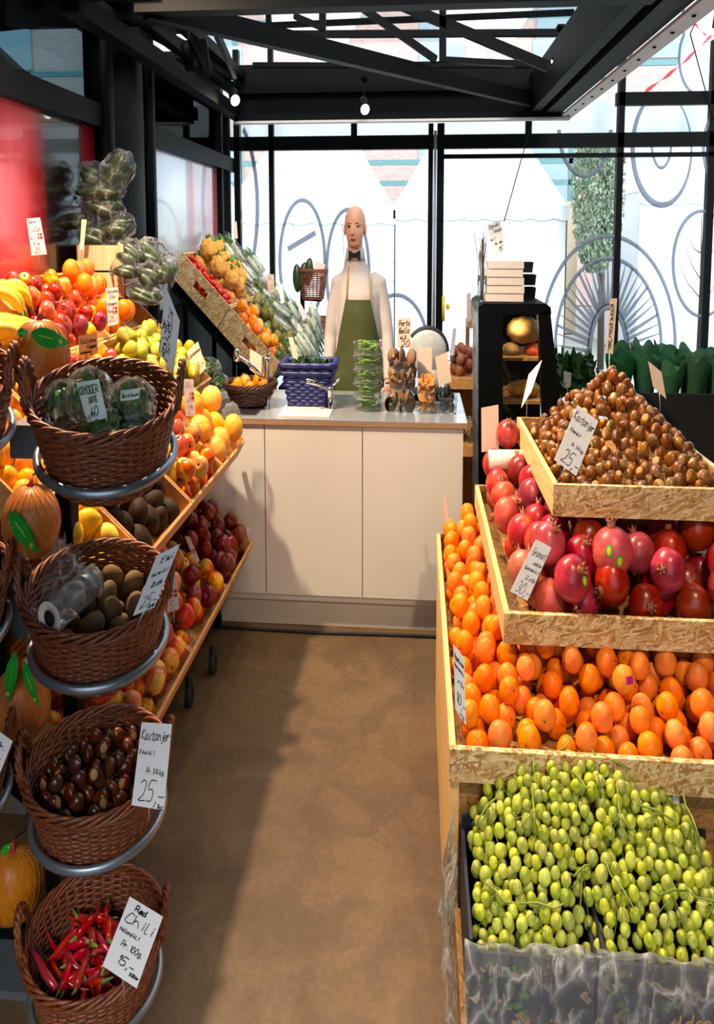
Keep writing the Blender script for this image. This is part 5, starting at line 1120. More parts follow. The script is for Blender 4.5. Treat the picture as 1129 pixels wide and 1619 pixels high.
# ================================================================ THINGS ON THE COUNTER
Z9 = .9005
for x0, x1, lb in ((-1.22, -.93, 'left steel sink basin under the basket of oranges'), (-.80, -.50, 'white board under the blue basket')):
    tag(MB().bb(x0, x1, 4.05, 4.45, .9005, .906).build('counter_tray', 'steel' if x0 < -1 else 'paperwhite', smooth=False), lb, 'tray')
# bowl of oranges
c = PY(396, 618, 4.3); wicker_basket((c.x, 4.3, 1.0), rotm(0, 0, 0), .155, .10, .088, 'dark rattan bowl of small oranges beside the tap', 'wicker2', handles=False, rows=8, stakes=24, name='fruit_bowl', wr=.006)
mo = citrus_proto('small_orange', 'orange', .033, 'orange', nv=3)
for x, y, z, r in pile(lambda x, y, r: math.hypot(x, y)+r < .135, lambda x, y: -.08, lambda x, y: .045-1.2*(x*x+y*y), .033, 200, 12, 3, .04, 30, (-.15, .15, -.15, .15)):
    random.choice(mo).at((c.x+x, 4.3+y, 1.0+z), 0, 'small orange in the dark bowl on the counter', 'oranges in the counter bowl', scale=r/.033)
# blue basket
p0, p1 = PY(449, 642, 4.3), PY(530, 642, 4.3); xm = (PY(447, 600, 4.35).x+PY(532, 600, 4.35).x)/2
t = thing('blue_basket', (xm, 4.36, .907), 'rectangular navy blue woven basket beside the tap', 'basket'); b = MB()
def rect_ring(hx, hy, z, k, n=64):
    pts = []
    for i in range(n):
        a = 2*math.pi*i/n; ca, sa = math.cos(a), math.sin(a); m = max(abs(ca), abs(sa)); w_ = 1+.03*math.cos(16*a+k*math.pi); pts.append((xm+hx*w_*max(-1, min(1, ca/m*.98)), 4.36+hy*w_*max(-1, min(1, sa/m*.98)), z))
    return pts
for k_ in range(13): f = k_/12; b.tube(rect_ring(.12+.035*f, .085+.03*f, .915+.17*f, k_), .0085, 5, True)
part(b, 'weave', 'bluebasket', t); b = MB(); b.tube(rect_ring(.165, .122, 1.09, 0), .013, 6, True); b.tube(rect_ring(.16, .118, 1.055, 0), .010, 6, True); part(b, 'rim', 'bluebasket', t); part(MB().bb(xm-.115, xm+.115, 4.28, 4.44, .908, .915), 'bottom', 'bluebasket', t, smooth=False)
part(leafclump((xm, 4.36, 1.05), (.13, .10, .05), 260, 8, .03), 'inner_lining', 'bluebasket', t)
tag(leafclump((xm, 4.36, 1.075), (.13, .10, .035), 300, 9, .03).build('loose_greens', 'leaf'), 'dark green leaves filling the blue basket', 'leaves', kind='stuff')
# taps
def tap(px, pyb, pyt, Y, arm, lb, lever, hand):
    c = PZ(px, pyb, Z9); c.y = Y; top = PY(px, pyt, Y); t = thing('water_tap', (c.x, Y, Z9), lb, 'tap')
    part(MB().lathe([(.024, Z9), (.022, Z9+.01), (.017, Z9+.012), (.017, top.z-.02), (.019, top.z-.018), (.019, top.z), (.0, top.z+.003)], 18, (c.x, Y, 0)), 'body', 'chrome', t)
    a0 = PY(*arm[0], Y); pts = [a0]+[PY(*a, Y-.05*(i+1)) for i, a in enumerate(arm[1:])]; part(MB().tube(pts, .011, 10), 'spout', 'chrome', t)
    h0 = PY(*lever[0], Y); h1 = PY(*lever[1], Y-.03); part(MB().tube([h0, h1], [.009, .006], 8), 'lever', 'chrome', t)
    if hand: e = pts[-1]; part(MB().lathe([(.018, -.025), (.016, .02), (.01, .028)], 14, e), 'spray_head', 'chrome', t)
tap(422, 645, 565, 4.25, [(420, 605), (402, 582), (374, 562)], 'tall chrome tap left of the blue basket', ((422, 566), (427, 551)), True)
tap(522, 648, 612, 4.25, [(520, 616), (500, 606), (484, 602)], 'low chrome mixer tap right of the blue basket', ((522, 612), (537, 600)), False)
# clear tubs
def tub(cx, cy, w_, d_, z0, h, lb, cat='tub', fl=1.12):
    t = thing('clear_tub', (cx, cy, z0), lb, cat); b = MB(); o = []
    for f, z in ((1, z0+.001), (fl, z0+h), (fl*1.06, z0+h), (fl*1.06, z0+h-.003)):
        for i in range(24):
            a = 2*math.pi*i/24; ca, sa = math.cos(a), math.sin(a); q = (abs(ca)**4+abs(sa)**4)**-.25; o.append((cx+w_/2*f*ca*q, cy+d_/2*f*sa*q, z))
    fs = [(24*j+i, 24*j+(i+1) % 24, 24*j+24+(i+1) % 24, 24*j+24+i) for j in range(3) for i in range(24)]; fs.append(tuple(range(24))); b.add(o, fs); part(b, 'tub', 'tub', t); return t
rng = random.Random(4); BN = []
for k_ in range(6):
    L = .075+.01*k_ % .02; cv = rng.uniform(-.02, .02); BN.append(Proto(tag(MB().tube([V((f/7-.5)*.095, cv*math.sin(f/7*3.1), .004*math.sin(f)) for f in range(8)], [.001, .0036, .0042, .0042, .0042, .0042, .0036, .001], 6).build('green_bean', 'bean', org=(0, 0, 0), link=False), 'b', 'green bean')))
bx = PY(581, 640, 4.25).x; bz = .9008; hT = [.062]*5
for k_ in range(5):
    tub(bx, 4.26, .158, .12, bz, .056, 'clear tub of green beans, '+('bottom of the stack', 'second from the bottom', 'middle of the stack', 'second from the top', 'top of the stack')[k_], fl=1.04)
    for j in range(34 if k_ < 4 else 40):
        lx = rng.uniform(-.025, .025); ly = -.045+.1*rng.random(); z = bz+.008+.046*(j/34); BN[j % 6].at((bx+lx, 4.26+ly, z), rng.uniform(-.45, .45), 'green bean in the stacked tubs on the counter', 'green beans in the stacked tubs')
    bz += .0595
# mushrooms
def mush(n, r):
    out = []
    for k_ in range(n):
        R = rotm(rng.uniform(.3, 1.6), rng.uniform(-1, 1), 0); prof = [(1e-6, .45*r), (.5*r, .38*r), (.85*r, .15*r), (r, -.12*r), (.93*r, -.16*r)]
        o = tag(MB().lathe(prof[::-1], 18, (0, 0, 0), R).build('portobello', 'mushroom', org=(0, 0, 0), link=False), 'm', 'mushroom'); g = part(MB().lathe([(1e-6, -.05*r), (.6*r, -.07*r), (.93*r, -.16*r)], 18, (0, 0, 0), R), 'gills', 'gill', o, link=False)
        s_ = part(MB().lathe([(.14*r, -.5*r), (.17*r, -.05*r)], 10, (0, 0, 0), R), 'stalk', 'gill', o, link=False); out.append(Proto(o, [(g, []), (s_, [])]))
    return out
MU = mush(5, .038); mx_ = PY(633, 640, 4.25).x
for k_, (z0, lb) in enumerate(((.9008, 'bottom'), (.995, 'middle'), (1.068, 'top'))):
    cx = mx_+(.0, .012, .012)[k_]; tub(cx, 4.27, .15, .13, z0, (.066, .052, .052)[k_], 'clear tub of brown mushrooms, '+lb+' of three', fl=1.05)
    for j in range(9): MU[j % 5].at((cx-.05+.05*(j % 3)+rng.uniform(-.01, .01), 4.23+.04*((j//3) % 2), z0+.03+.018*(j//3)+rng.uniform(0, .008)), rng.uniform(0, 6), 'brown portobello mushroom in the tubs on the counter', 'mushrooms in tubs')
CH = []
for k_ in range(4):
    R = rotm(rng.uniform(-1, 1), rng.uniform(-1, 1), 0); CH.append(Proto(tag(MB().lathe([(.005, -.03), (.006, -.01), (.012, .004), (.022, .014), (.020, .016), (.008, .008), (1e-6, .004)], 16, (0, 0, 0), R, fn=lambda p, a: V(p.x*(1+.15*math.sin(5*a)), p.y*(1+.15*math.sin(4*a)), p.z)).build('chanterelle', 'chanterelle', org=(0, 0, 0), link=False), 'c', 'mushroom')))
cx = PY(675, 640, 4.22).x
for k_, z0 in enumerate((.9008, .967)):
    tub(cx, 4.23, .092, .09, z0, .062, 'small clear tub of orange chanterelles, '+('lower', 'upper')[k_], fl=1.06)
    for j in range(16): CH[j % 4].at((cx-.028+.019*(j % 4), 4.205+.03*((j//4) % 2), z0+.032+.014*(j//4)), rng.uniform(0, 6), 'orange chanterelle in the small tubs on the counter', 'chanterelles in tubs')
cx = PY(708, 640, 4.22).x; tub(cx, 4.23, .10, .09, .9008, .07, 'clear tub of dark plums at the right end of the counter', fl=1.08)
PL = Proto(tag(MB().ell((0, 0, 0), (.021, .021, .024), 16, 12).build('dark_plum', 'plum', org=(0, 0, 0), link=False), 'p', 'plum'))
for dx, dy, z in ((-.026, -.02, .927), (.02, -.02, .927), (-.004, .022, .927), (-.028, .0, .967), (.018, .0, .967), (-.005, -.008, 1.003)): PL.at((cx+dx, 4.23+dy, z), 0, 'dark plum in the tub at the right end of the counter', 'plums in the tub')
# slicer
t = thing('scale', (.05, 4.62, .9), 'grey round-headed scale behind the tubs on the counter', 'scale'); c = PY(676, 556, 4.6)
b = MB().lathe([(.0, -.04), (.105, -.04), (.118, -.02), (.118, .02), (.1, .035), (0, .04)], 32, c, rotm(math.pi/2, 0, 0), sq=(1.05, .85)); part(b, 'head', 'grey', t)
b = MB(); b.tube([c+V(.125*math.cos(a), .02, .105*math.sin(a)) for a in [math.pi*.0+math.pi*i/20*.8 for i in range(21)]], .014, 8); part(b, 'rim', 'crate_blue', t)
part(MB().box((c.x+.01, 4.62, .9+(c.z-.9)/2-.04), (.16, .16, c.z-.9-.08), None, taper=.7), 'foot', 'grey', t); part(MB().bb(c.x-.1, c.x+.14, 4.52, 4.74, .9005, .93), 'base', 'black', t, smooth=False)
# ================================================================ MAN
def remesh(b, vox, name, mat, par, sm=4):
    me = b.mesh('tmp', mat, (0, 0, 0)); 
    for v in me.vertices: v.co.z /= S
    o = bpy.data.objects.new('tmp', me); COL.objects.link(o); m = o.modifiers.new('r', 'REMESH'); m.mode = 'VOXEL'; m.voxel_size = vox; m.use_smooth_shade = True
    s_ = o.modifiers.new('s', 'SMOOTH'); s_.iterations = sm; s_.factor = .5
    dg = bpy.context.evaluated_depsgraph_get(); ev = o.evaluated_get(dg); e = ev.to_mesh()
    r = MB(); r.add([v.co.copy() for v in e.vertices], [tuple(p.vertices) for p in e.polygons]); ev.to_mesh_clear(); bpy.data.objects.remove(o); bpy.data.meshes.remove(me)
    return part(r, name, mat, par)
MX, MY = -.408, 5.0
man = thing('person', (MX, MY, 0), 'man in white shirt, black bow tie and olive apron behind the counter', 'person')
def loft(b, secs, n=24, mi=0):     # secs: (cx, cy, z, rx, ry)
    vs = []; fs = []
    for cx, cy, z, rx_, ry_ in secs: vs += [(cx+rx_*math.cos(2*math.pi*k_/n), cy+ry_*math.sin(2*math.pi*k_/n), z) for k_ in range(n)]
    for i in range(len(secs)-1): fs += [(i*n+k_, i*n+(k_+1) % n, (i+1)*n+(k_+1) % n, (i+1)*n+k_) for k_ in range(n)]
    fs += [tuple(range(n-1, -1, -1)), tuple((len(secs)-1)*n+k_ for k_ in range(n))]; b.add(vs, fs, mi)
hx, hy = PY(562, 360, MY).x, MY-.03
b = MB()
# head: skull, jaw, features
b.ell((hx, hy+.01, 1.708), (.073, .090, .085), 28, 20); b.ell((hx, hy-.028, 1.655), (.060, .062, .068), 24, 18); b.ell((hx, hy-.055, 1.610), (.036, .030, .024), 16, 12)
b.ell((hx-.012, hy-.088, 1.668), (.011, .018, .024), 12, 10, rotm(-.3, 0, 0)); b.ell((hx-.012, hy-.097, 1.655), (.014, .012, .009), 12, 8)
b.ell((hx-.03, hy-.072, 1.70), (.022, .012, .006), 12, 8); b.ell((hx+.024, hy-.072, 1.70), (.022, .012, .006), 12, 8); b.ell((hx-.006, hy-.080, 1.626), (.022, .012, .010), 12, 8)
for sg in (-1, 1): b.ell((hx+sg*.072, hy+.005, 1.672), (.008, .018, .030), 12, 10, rotm(0, 0, sg*.3)); b.ell((hx+sg*.032, hy-.062, 1.66), (.018, .018, .018), 12, 10)
loft(b, [(hx, hy+.02, 1.46, .062, .060), (hx, hy+.012, 1.53, .054, .056), (hx, hy+.008, 1.60, .053, .058), (hx, hy, 1.65, .05, .06)])
# trunk, hips, legs
SH = [(.160, .95, .105), (.148, 1.05, .10), (.142, 1.12, .10), (.150, 1.25, .112), (.155, 1.36, .112), (.146, 1.415, .095), (.092, 1.465, .074), (.060, 1.525, .062)]
def cxz(z): return MX+(hx-MX)*max(0, min(1, (z-1.38)/.10))
loft(b, [(cxz(z), MY, z, rx_-.012, ry_-.012) for rx_, z, ry_ in SH])
for sg in (-1, 1):
    b.tube([(MX+sg*.09, MY, 1.0), (MX+sg*.095, MY-.01, .75), (MX+sg*.10, MY-.01, .50), (MX+sg*.10, MY+.015, .28), (MX+sg*.10, MY+.01, .07)], [.085, .078, .056, .05, .035], 16); b.ell((MX+sg*.10, MY-.05, .035), (.042, .12, .034), 16, 10)
arms = {-1: [V(MX-.140, MY, 1.41), V(MX-.178, MY+.01, 1.27), V(MX-.200, MY+.01, 1.14), V(MX-.205, MY-.05, 1.0), V(MX-.195, MY-.10, .90)],
        1: [V(MX+.140, MY, 1.41), V(MX+.178, MY+.01, 1.27), V(MX+.200, MY, 1.15), V(MX+.212, MY-.05, 1.02), V(MX+.212, MY-.10, .92)]}
for sg, A in arms.items():
    b.tube(A, [.045, .038, .034, .030, .023], 14); wv = (A[-1]-A[-2]).normalized(); pc = A[-1]+wv*.04
    b.ell(pc, (.036, .018, .045), 16, 12, rotm(.5, 0, 0))
    for f, L in zip((-1.5, -.5, .5, 1.5), (.055, .066, .062, .048)):
        s0 = pc+V(f*.0165, -.01, -.022); b.tube([s0, s0+V(f*.003, -.012, -L*.45), s0+V(f*.002, .004, -L)], [.0092, .0085, .0065], 8)
    s0 = pc+V(-sg*.03, -.01, .015); b.tube([s0, s0+V(-sg*.02, -.015, -.022), s0+V(-sg*.018, -.02, -.048)], [.011, .0095, .0075], 8)
remesh(b, .0055, 'body', 'skin', man, 3)
b = MB(); loft(b, [(cxz(z), MY, z, rx_+.004, ry_+.006) for rx_, z, ry_ in [(.172, .90, .112)]+SH[:-1]]+[(hx, MY+.004, 1.515, .074, .078), (hx, MY+.004, 1.548, .066, .074)])
for sg, A in arms.items():
    A2 = [V(MX+sg*.09, MY, 1.425)]+A[:-1]+[A[-2].lerp(A[-1], .85)]; b.tube(A2, [.050, .054, .050, .045, .040, .033], 16)
remesh(b, .008, 'shirt', 'shirt', man, 4)
b = MB(); b.lathe([(.068, 1.525), (.068, 1.54), (.062, 1.586), (.058, 1.586), (.062, 1.53)], 28, (hx, hy+.018, 0)); part(b, 'collar', 'shirt', man)
b = MB()
for sg in (-1, 1):
    b.add([(hx+sg*.004, hy-.062, 1.560), (hx+sg*.040, hy-.060, 1.577), (hx+sg*.040, hy-.056, 1.523), (hx+sg*.004, hy-.062, 1.543), (hx+sg*.004, hy-.048, 1.560), (hx+sg*.040, hy-.044, 1.577), (hx+sg*.040, hy-.040, 1.523), (hx+sg*.004, hy-.048, 1.543)], [(0, 1, 2, 3), (7, 6, 5, 4), (0, 4, 5, 1), (1, 5, 6, 2), (2, 6, 7, 3)])
b.ell((hx, hy-.060, 1.551), (.012, .010, .012), 12, 8); part(b, 'bow_tie', 'blackwood', man, smooth=False)
def torso_y(x, z):
    for (r0, z0, q0), (r1, z1, q1) in zip(SH[:-1], SH[1:]):
        if z0 <= z <= z1: f = (z-z0)/(z1-z0); rx_, ry_ = r0+(r1-r0)*f, q0+(q1-q0)*f; break
    else: rx_, ry_ = (.175, .113)
    rx_ += .014; ry_ += .014; return MY-ry_*math.sqrt(max(.02, 1-min(.98, (x-MX)/rx_)**2))
def ap(u, v):
    z = 1.335-v*.78; hw = .085+.085*min(1, v/.38)**1.0+.02*max(0, v-.5); x = MX+.005+(u-.5)*2*hw; y = torso_y(x, z)-.010
    if z < .97: y = MY-.128*math.sqrt(max(.05, 1-((x-MX)/.21)**2))-.006*math.sin(x*60+z*9)*min(1, (.97-z)*4)
    return V(x, y, z)
b = MB().sheet(ap, 30, 40); n0 = len(b.v); b.add([v+V(0, .004, 0) for v in b.v[:n0]], [tuple(reversed(f)) for f in b.f[:]]); part(b, 'apron', 'apron', man)
for sg in (-1, 1):
    b = MB(); pts = []
    for i in range(9): f = i/8; x = MX+.005+sg*(.082-.012*f); z = 1.33+.165*f; pts.append((x, torso_y(x, min(z, 1.47))-.006, z))
    b.tube(pts, .0045, 6); part(b, 'apron_strap', 'strap', man)
b = MB(); pts = [(MX+.178*math.cos(a), MY+.128*math.sin(a), 1.045) for a in [math.pi*(-.05)+math.pi*1.1*i/24 for i in range(25)]]; b.tube(pts, .006, 6); part(b, 'apron_tie', 'apron', man)
for sg in (-1, 1):
    ex = hx-.006+sg*.028; part(MB().ell((ex, hy-.075, 1.689), (.0095, .006, .0055), 12, 8), 'eye', 'eye', man); part(MB().ell((ex, hy-.083, 1.706), (.017, .004, .0028), 12, 6), 'eyebrow', 'hair', man)
part(MB().ell((hx-.006, hy-.090, 1.627), (.019, .006, .0075), 14, 8), 'mouth', 'lips', man)
b = MB().ell((hx, hy+.016, 1.716), (.0735, .0895, .085), 26, 18, fn=lambda p: p if p.z > .0 or p.y > .1 else p*.9)
b2 = MB(); keep = [i for i, f in enumerate(b.f) if all((b.v[j].y > hy+.05 and b.v[j].z < 1.755) for j in f)]; b2.add(b.v, [b.f[i] for i in keep]); part(b2, 'hair', 'hair', man)
b = MB()
for sg in (-1, 1): b.tube([(MX+sg*.08, MY, .98), (MX+sg*.095, MY-.008, .75), (MX+sg*.10, MY-.008, .50), (MX+sg*.10, MY+.015, .28), (MX+sg*.10, MY+.01, .07)], [.10, .088, .072, .066, .06], 18)
b.ell((MX, MY, .95), (.165, .115, .09), 20, 12); part(b, 'trousers', 'trouser', man)
b = MB()
for sg in (-1, 1): b.ell((MX+sg*.10, MY-.05, .045), (.05, .135, .045), 18, 10)
part(b, 'shoes', 'rubber', man)
# ================================================================ FAR LEFT SLOPE
A2 = math.atan2(.54, .67); F2 = slope_frame(-1.07, .935, A2); US = .98
ys = [(5.52, 5.86), (5.87, 6.22), (6.23, 6.62), (6.63, 7.25)]; nm = ['nearest', 'second', 'third', 'farthest']
for k_, (y0, y1) in enumerate(ys):
    for j, (u0, u1) in enumerate(((0, .50), (.505, US))):
        if k_ == 0:   # end panels with hand holes
            t = crate(F2, A2, u0, u1, y0+.014, y1, .13, 'strand board crate on the far slope, '+('lower' if j == 0 else 'upper')+' end crate with hand hole', mat='osb', near=False)
            R = rotslope(A2); um = (u0+u1)/2; b = MB()
            for a0, a1, n0, n1 in ((u0, u1, -.16, -.10), (u0, um-.06, -.10, -.055), (um+.06, u1, -.10, -.055), (u0, u1, -.055, 0)): b.box(F2((a0+a1)/2, y0+.006, (n0+n1)/2), (a1-a0, .012, n1-n0), R)
            part(b, 'end_panel', 'osb', t, smooth=False)
        else: crate(F2, A2, u0, u1, y0, y1, .10, 'strand board crate on the far slope, '+('lower ' if j == 0 else 'upper ')+nm[k_], mat='osb')
t = thing('display_rack', (-1.5, 6.4, 0), 'dark rack under the far slope of vegetables', 'rack'); b = MB()
for y in (5.6, 6.4, 7.1): b.beam((-1.84, y, 0), (-1.84, y, 1.40), .04, .04); b.beam((-1.15, y, 0), (-1.15, y, .82), .04, .04); b.beam(F2(0, y, -.185), F2(US, y, -.185), .04, .03)
b.box(F2(US/2, 6.38, -.215), (US, 1.7, .03), rotslope(A2)); part(b, 'frame', 'black', t, smooth=False)
def simpleset(name, cat, mat, r, n=4, sq=(1, 1, 1), fn=None):
    return [Proto(tag(MB().ell((0, 0, 0), (r*sq[0], r*sq[1], r*sq[2]), 16, 12, scatter_rot(), fn=fn).build(name, mat, org=(0, 0, 0), link=False), 'x', cat)) for _ in range(n)]
TO = simpleset('cherry_tomato', 'tomato', 'tomato', .020); fill(F2, .52, US, 5.53, 5.70, .12, .020, TO, 'red cherry tomato in the upper end crate of the far slope', 'cherry tomatoes on the far slope', .02, 3, mx=110)
PPR = []
for k_ in range(5):
    R = scatter_rot(); o = tag(MB().ell((0, 0, 0), (.040, .040, .046), 20, 14, R, fn=lambda p: p*(1+.09*math.cos(4*math.atan2(p.y, p.x))*(1-p.z*p.z)-.2*math.exp(-((p-V(0, 0, 1)).length/.35)**2))).build('bell_pepper', 'pepper', org=(0, 0, 0), link=False), 'p', 'pepper')
    PPR.append(Proto(o, [(part(MB().tube([R @ V(0, 0, .034), R @ V(.004, 0, .056)], [.006, .005], 8), 'stem', 'gstem', o, link=False), [])]))
fill(F2, 0, .50, 5.53, 5.86, .12, .044, PPR, 'yellow-orange bell pepper in the lower end crate', 'peppers on the far slope', .075, 4, mx=60)
CE = []
for k_ in range(4):
    o = tag(crumple((0, 0, 0), (.062, .062, .066), k_*3.3, .22).build('celeriac', 'celeriac', org=(0, 0, 0), link=False), 'c', 'celeriac'); CE.append(Proto(o, [(part(leafclump((0, 0, .07), (.02, .02, .03), 14, k_, .02), 'green_top', 'leaf2', o, link=False), [])]))
fill(F2, .505, US, 5.70, 6.22, .10, .062, CE, 'knobbly celeriac root high on the far slope', 'celeriac on the far slope', .13, 5, .1, mx=40)
AR = []
for k_ in range(3):
    b = MB().ell((0, 0, 0), (.038, .038, .042), 14, 10); 
    for r_ in range(5):
        for j in range(8):
            a = j*.785+r_*.39; th = .5+r_*.42; d = V(math.sin(th)*math.cos(a), math.sin(th)*math.sin(a), math.cos(th)); tt = V(0, 0, 1)-d*d.z; tt = tt.normalized() if tt.length > .01 else V(1, 0, 0); s_ = tt.cross(d)
            b.add([d*.036-s_*.014-tt*.01, d*.036+s_*.014-tt*.01, d*.046+tt*.018], [(0, 1, 2)])
    AR.append(Proto(tag(b.build('artichoke', 'artichoke', org=(0, 0, 0), link=False), 'a', 'artichoke')))
fill(F2, 0, .50, 5.87, 6.22, .10, .044, AR, 'green artichoke in the middle of the far slope', 'artichokes on the far slope', .09, 6, mx=60)
rng = random.Random(2); q_ = 0
for (u0, u1, y0, y1, n_, wd) in ((.05, .5, 6.25, 6.6, 7, 'lower third'), (.52, 1.0, 6.25, 6.6, 7, 'upper third'), (.05, .5, 6.65, 7.2, 7, 'lower farthest'), (.52, 1.0, 6.65, 7.2, 6, 'upper farthest')):
    for j in range(n_):
        u = u0+.05+(u1-u0-.1)*rng.random(); y = y0+.06+(y1-y0-.1)*rng.random(); al = A2+rng.uniform(-.2, .2)
        t = bag(F2(u, y, .01+.055*(j % 2)), (.14, .05, .035), 300+q_, 'bag of pale vegetable stalks in the '+wd+' crate of the far slope', 'carrot' if (j == 2 and u0 > .5) else 'whiteveg', R=Matrix.Rotation(al+math.pi, 3, 'Y'), veg='stalk', name='stalk_bag'); t['group'] = 'bagged stalks, '+wd+' crate'; q_ += 1
for j, (px, py, Y, r_, wd) in enumerate(((440, 560, 5.6, .06, 'left one'), (465, 565, 5.65, .06, 'right one'), (452, 545, 5.75, .06, 'rear one'))):
    bag(PY(px, py, Y), (r_, r_*.8, r_*.7), 400+j, 'bag of radishes and greens below the far slope, '+wd, 'leaf2', veg='leaf', name='salad_bag')
tag(MB().bb(-1.08, -.80, 5.5, 6.3, 0, .80).build('low_cupboard', 'black', smooth=False), 'dark cupboard at the foot of the far slope', 'cupboard')
for j in range(8):
    u = rng.uniform(0, 1); t = bag((-.93+.03*(j % 3), 5.65+.16*j*.6, .92+.03*(j % 2)+.02*j), (.15, .05, .05), 450+j, 'bag of celery and leeks beside the man on the far slope', 'whiteveg', R=rotm(0, .9, .2*j), veg='stalk', name='stalk_bag'); t['group'] = 'bagged celery beside the man'
wicker_basket((-1.02, 7.0, 1.40), rotm(0, 0, 0), .14, .10, .20, 'small brown wicker basket of marrows at the back, upper of two', 'wicker', handles=False, rows=14, stakes=20); wicker_basket((-.98, 7.0, 1.06), rotm(0, 0, 0), .13, .10, .14, 'small brown wicker basket at the back, lower of two', 'wicker', handles=False, rows=10, stakes=20)
tag(MB().beam((-1.15, 7.15, 0), (-1.15, 7.15, 1.35), .04, .04).beam((-1.15, 7.15, 1.19), (-.95, 7.05, 1.19), .04, .02).beam((-1.15, 7.15, .91), (-.95, 7.05, .91), .04, .02).build('basket_post', 'black', smooth=False), 'black post holding the small baskets at the back', 'post')
for j, (px, py) in enumerate(((478, 436), (488, 430), (470, 440))): tag(MB().ell(PY(px, py, 6.95), (.045, .045, .10), 16, 12, rotm(0, .35-.2*j, 0)).build('marrow', 'greendark'), 'dark green marrow in the small basket at the back', 'marrow', 'marrows at the back')
tag(MB().box(PY(505, 425, 7.05), (.10, .02, .09), rotm(0, .3, 0)).build('tan_packet', 'peach', smooth=False), 'tan packet standing in the small basket at the back', 'packet')
# ================================================================ BEHIND THE COUNTER, RIGHT
t = thing('storage_shelf', (.42, 5.8, 0), 'pale wooden shelf of onions and bags behind the counter', 'shelf')
part(MB().bb(.24, .62, 5.55, 6.0, .80, .86), 'board', 'wood', t, smooth=False); part(MB().bb(.24, .62, 5.55, 6.0, .42, .48), 'board', 'wood', t, smooth=False); part(MB().bb(.24, .62, 5.97, 6.0, 0, .8), 'back', 'wood', t, smooth=False); part(MB().bb(.24, .27, 5.6, 6.0, 0, .8), 'side', 'wood', t, smooth=False); part(MB().bb(.59, .62, 5.6, 6.0, 0, .8), 'side', 'wood', t, smooth=False)
part(MB().bb(.40, .62, 5.75, 6.0, 1.12, 1.16), 'board', 'wood', t, smooth=False); part(MB().bb(.58, .62, 5.95, 6.0, .8, 1.16), 'side', 'wood', t, smooth=False); part(MB().bb(.40, .43, 5.95, 6.0, .8, 1.16), 'side', 'wood', t, smooth=False)
ON = simpleset('onion', 'onion', 'onion', .032)
for x, y, z, r in pile(lambda x, y, r: .25+r < x < .57 and 5.57+r < y < 5.9, lambda x, y: .861, lambda x, y: 1.02, .032, 200, 10, 6, .1, 20, (.24, .6, 5.5, 6)): random.choice(ON).at((x, y, z), 0, 'reddish onion on the shelf behind the counter', 'onions on the shelf', scale=r/.032)
PT = simpleset('ginger_root', 'ginger', 'potato', .03, sq=(1, .7, .6))
for x, y, z, r in pile(lambda x, y, r: .41+r < x < .61 and 5.77+r < y < 5.98, lambda x, y: 1.161, lambda x, y: 1.30, .03, 60, 10, 6, .1, 20, (.4, .62, 5.75, 6)): random.choice(PT).at((x, y, z), 0, 'pale ginger root on the upper shelf behind the counter', 'ginger on the shelf')
sign([(738, 465), (744, 462), (746, 505), (738, 507)], 5.74, [], 'narrow tan card before the ginger roots', 'peach', stick=(742, 528)); sign([(716, 520), (722, 518), (718, 562), (711, 562)], 5.56, [], 'narrow pale card among the onions', 'card', stick=(714, 585))
for j in range(3): bag((.32+.1*j, 5.65, .56), (.055, .05, .07), 500+j, 'bag of nuts on the lower shelf behind the counter', 'potato', veg='leaf', name='nut_bag')['group'] = 'bags of nuts'
# glass case
CYF = 4.5
t = thing('display_case', (.63, 4.75, 0), 'black-framed slanted glass case beside the counter', 'display case')
def pxq(b, pts, y0, y1):
    f = [PY(x, y, CYF) for x, y in pts]; vs = [V(p.x, y0, p.z) for p in f]+[V(p.x, y1, p.z) for p in f]; n = len(f); b.add(vs, [tuple(range(n-1, -1, -1)), tuple(range(n, 2*n))]+[(i, (i+1) % n, n+(i+1) % n, n+i) for i in range(n)])
b = MB(); zb = 1150; pxq(b, [(757, 497), (795, 497), (795, 1050), (757, 1050)], 4.5, 4.58); pxq(b, [(851, 497), (870, 490), (900, 760), (884, 1050), (878, 1050)], 4.5, 4.58); pxq(b, [(757, 497), (757, 484), (765, 480), (863, 480), (871, 486), (872, 497)], 4.5, 4.58)
pxq(b, [(757, 497), (757, 484), (765, 480), (863, 480), (871, 486), (872, 492)], 4.58, 5.1); part(b, 'frame', 'black', t, smooth=False)
b = MB(); pxq(b, [(758, 500), (762, 500), (762, 1050), (758, 1050)], 4.58, 5.1); part(b, 'glass_side', 'tub', t, smooth=False)
b = MB(); pxq(b, [(748, 478), (756, 478), (756, 790), (748, 790)], 4.52, 4.54); part(b, 'side_glass', 'tub', t, smooth=False)
for i, y in enumerate((570, 640, 700)): b = MB(); pxq(b, [(796, y), (878, y), (878, y+5), (796, y+5)], 4.6, 5.08); part(b, 'shelf', 'osb_dark', t, smooth=False)
b = MB(); pxq(b, [(760, 500), (880, 500), (880, 1050), (760, 1050)], 5.1, 5.12); part(b, 'back', 'blackwood', t, smooth=False)
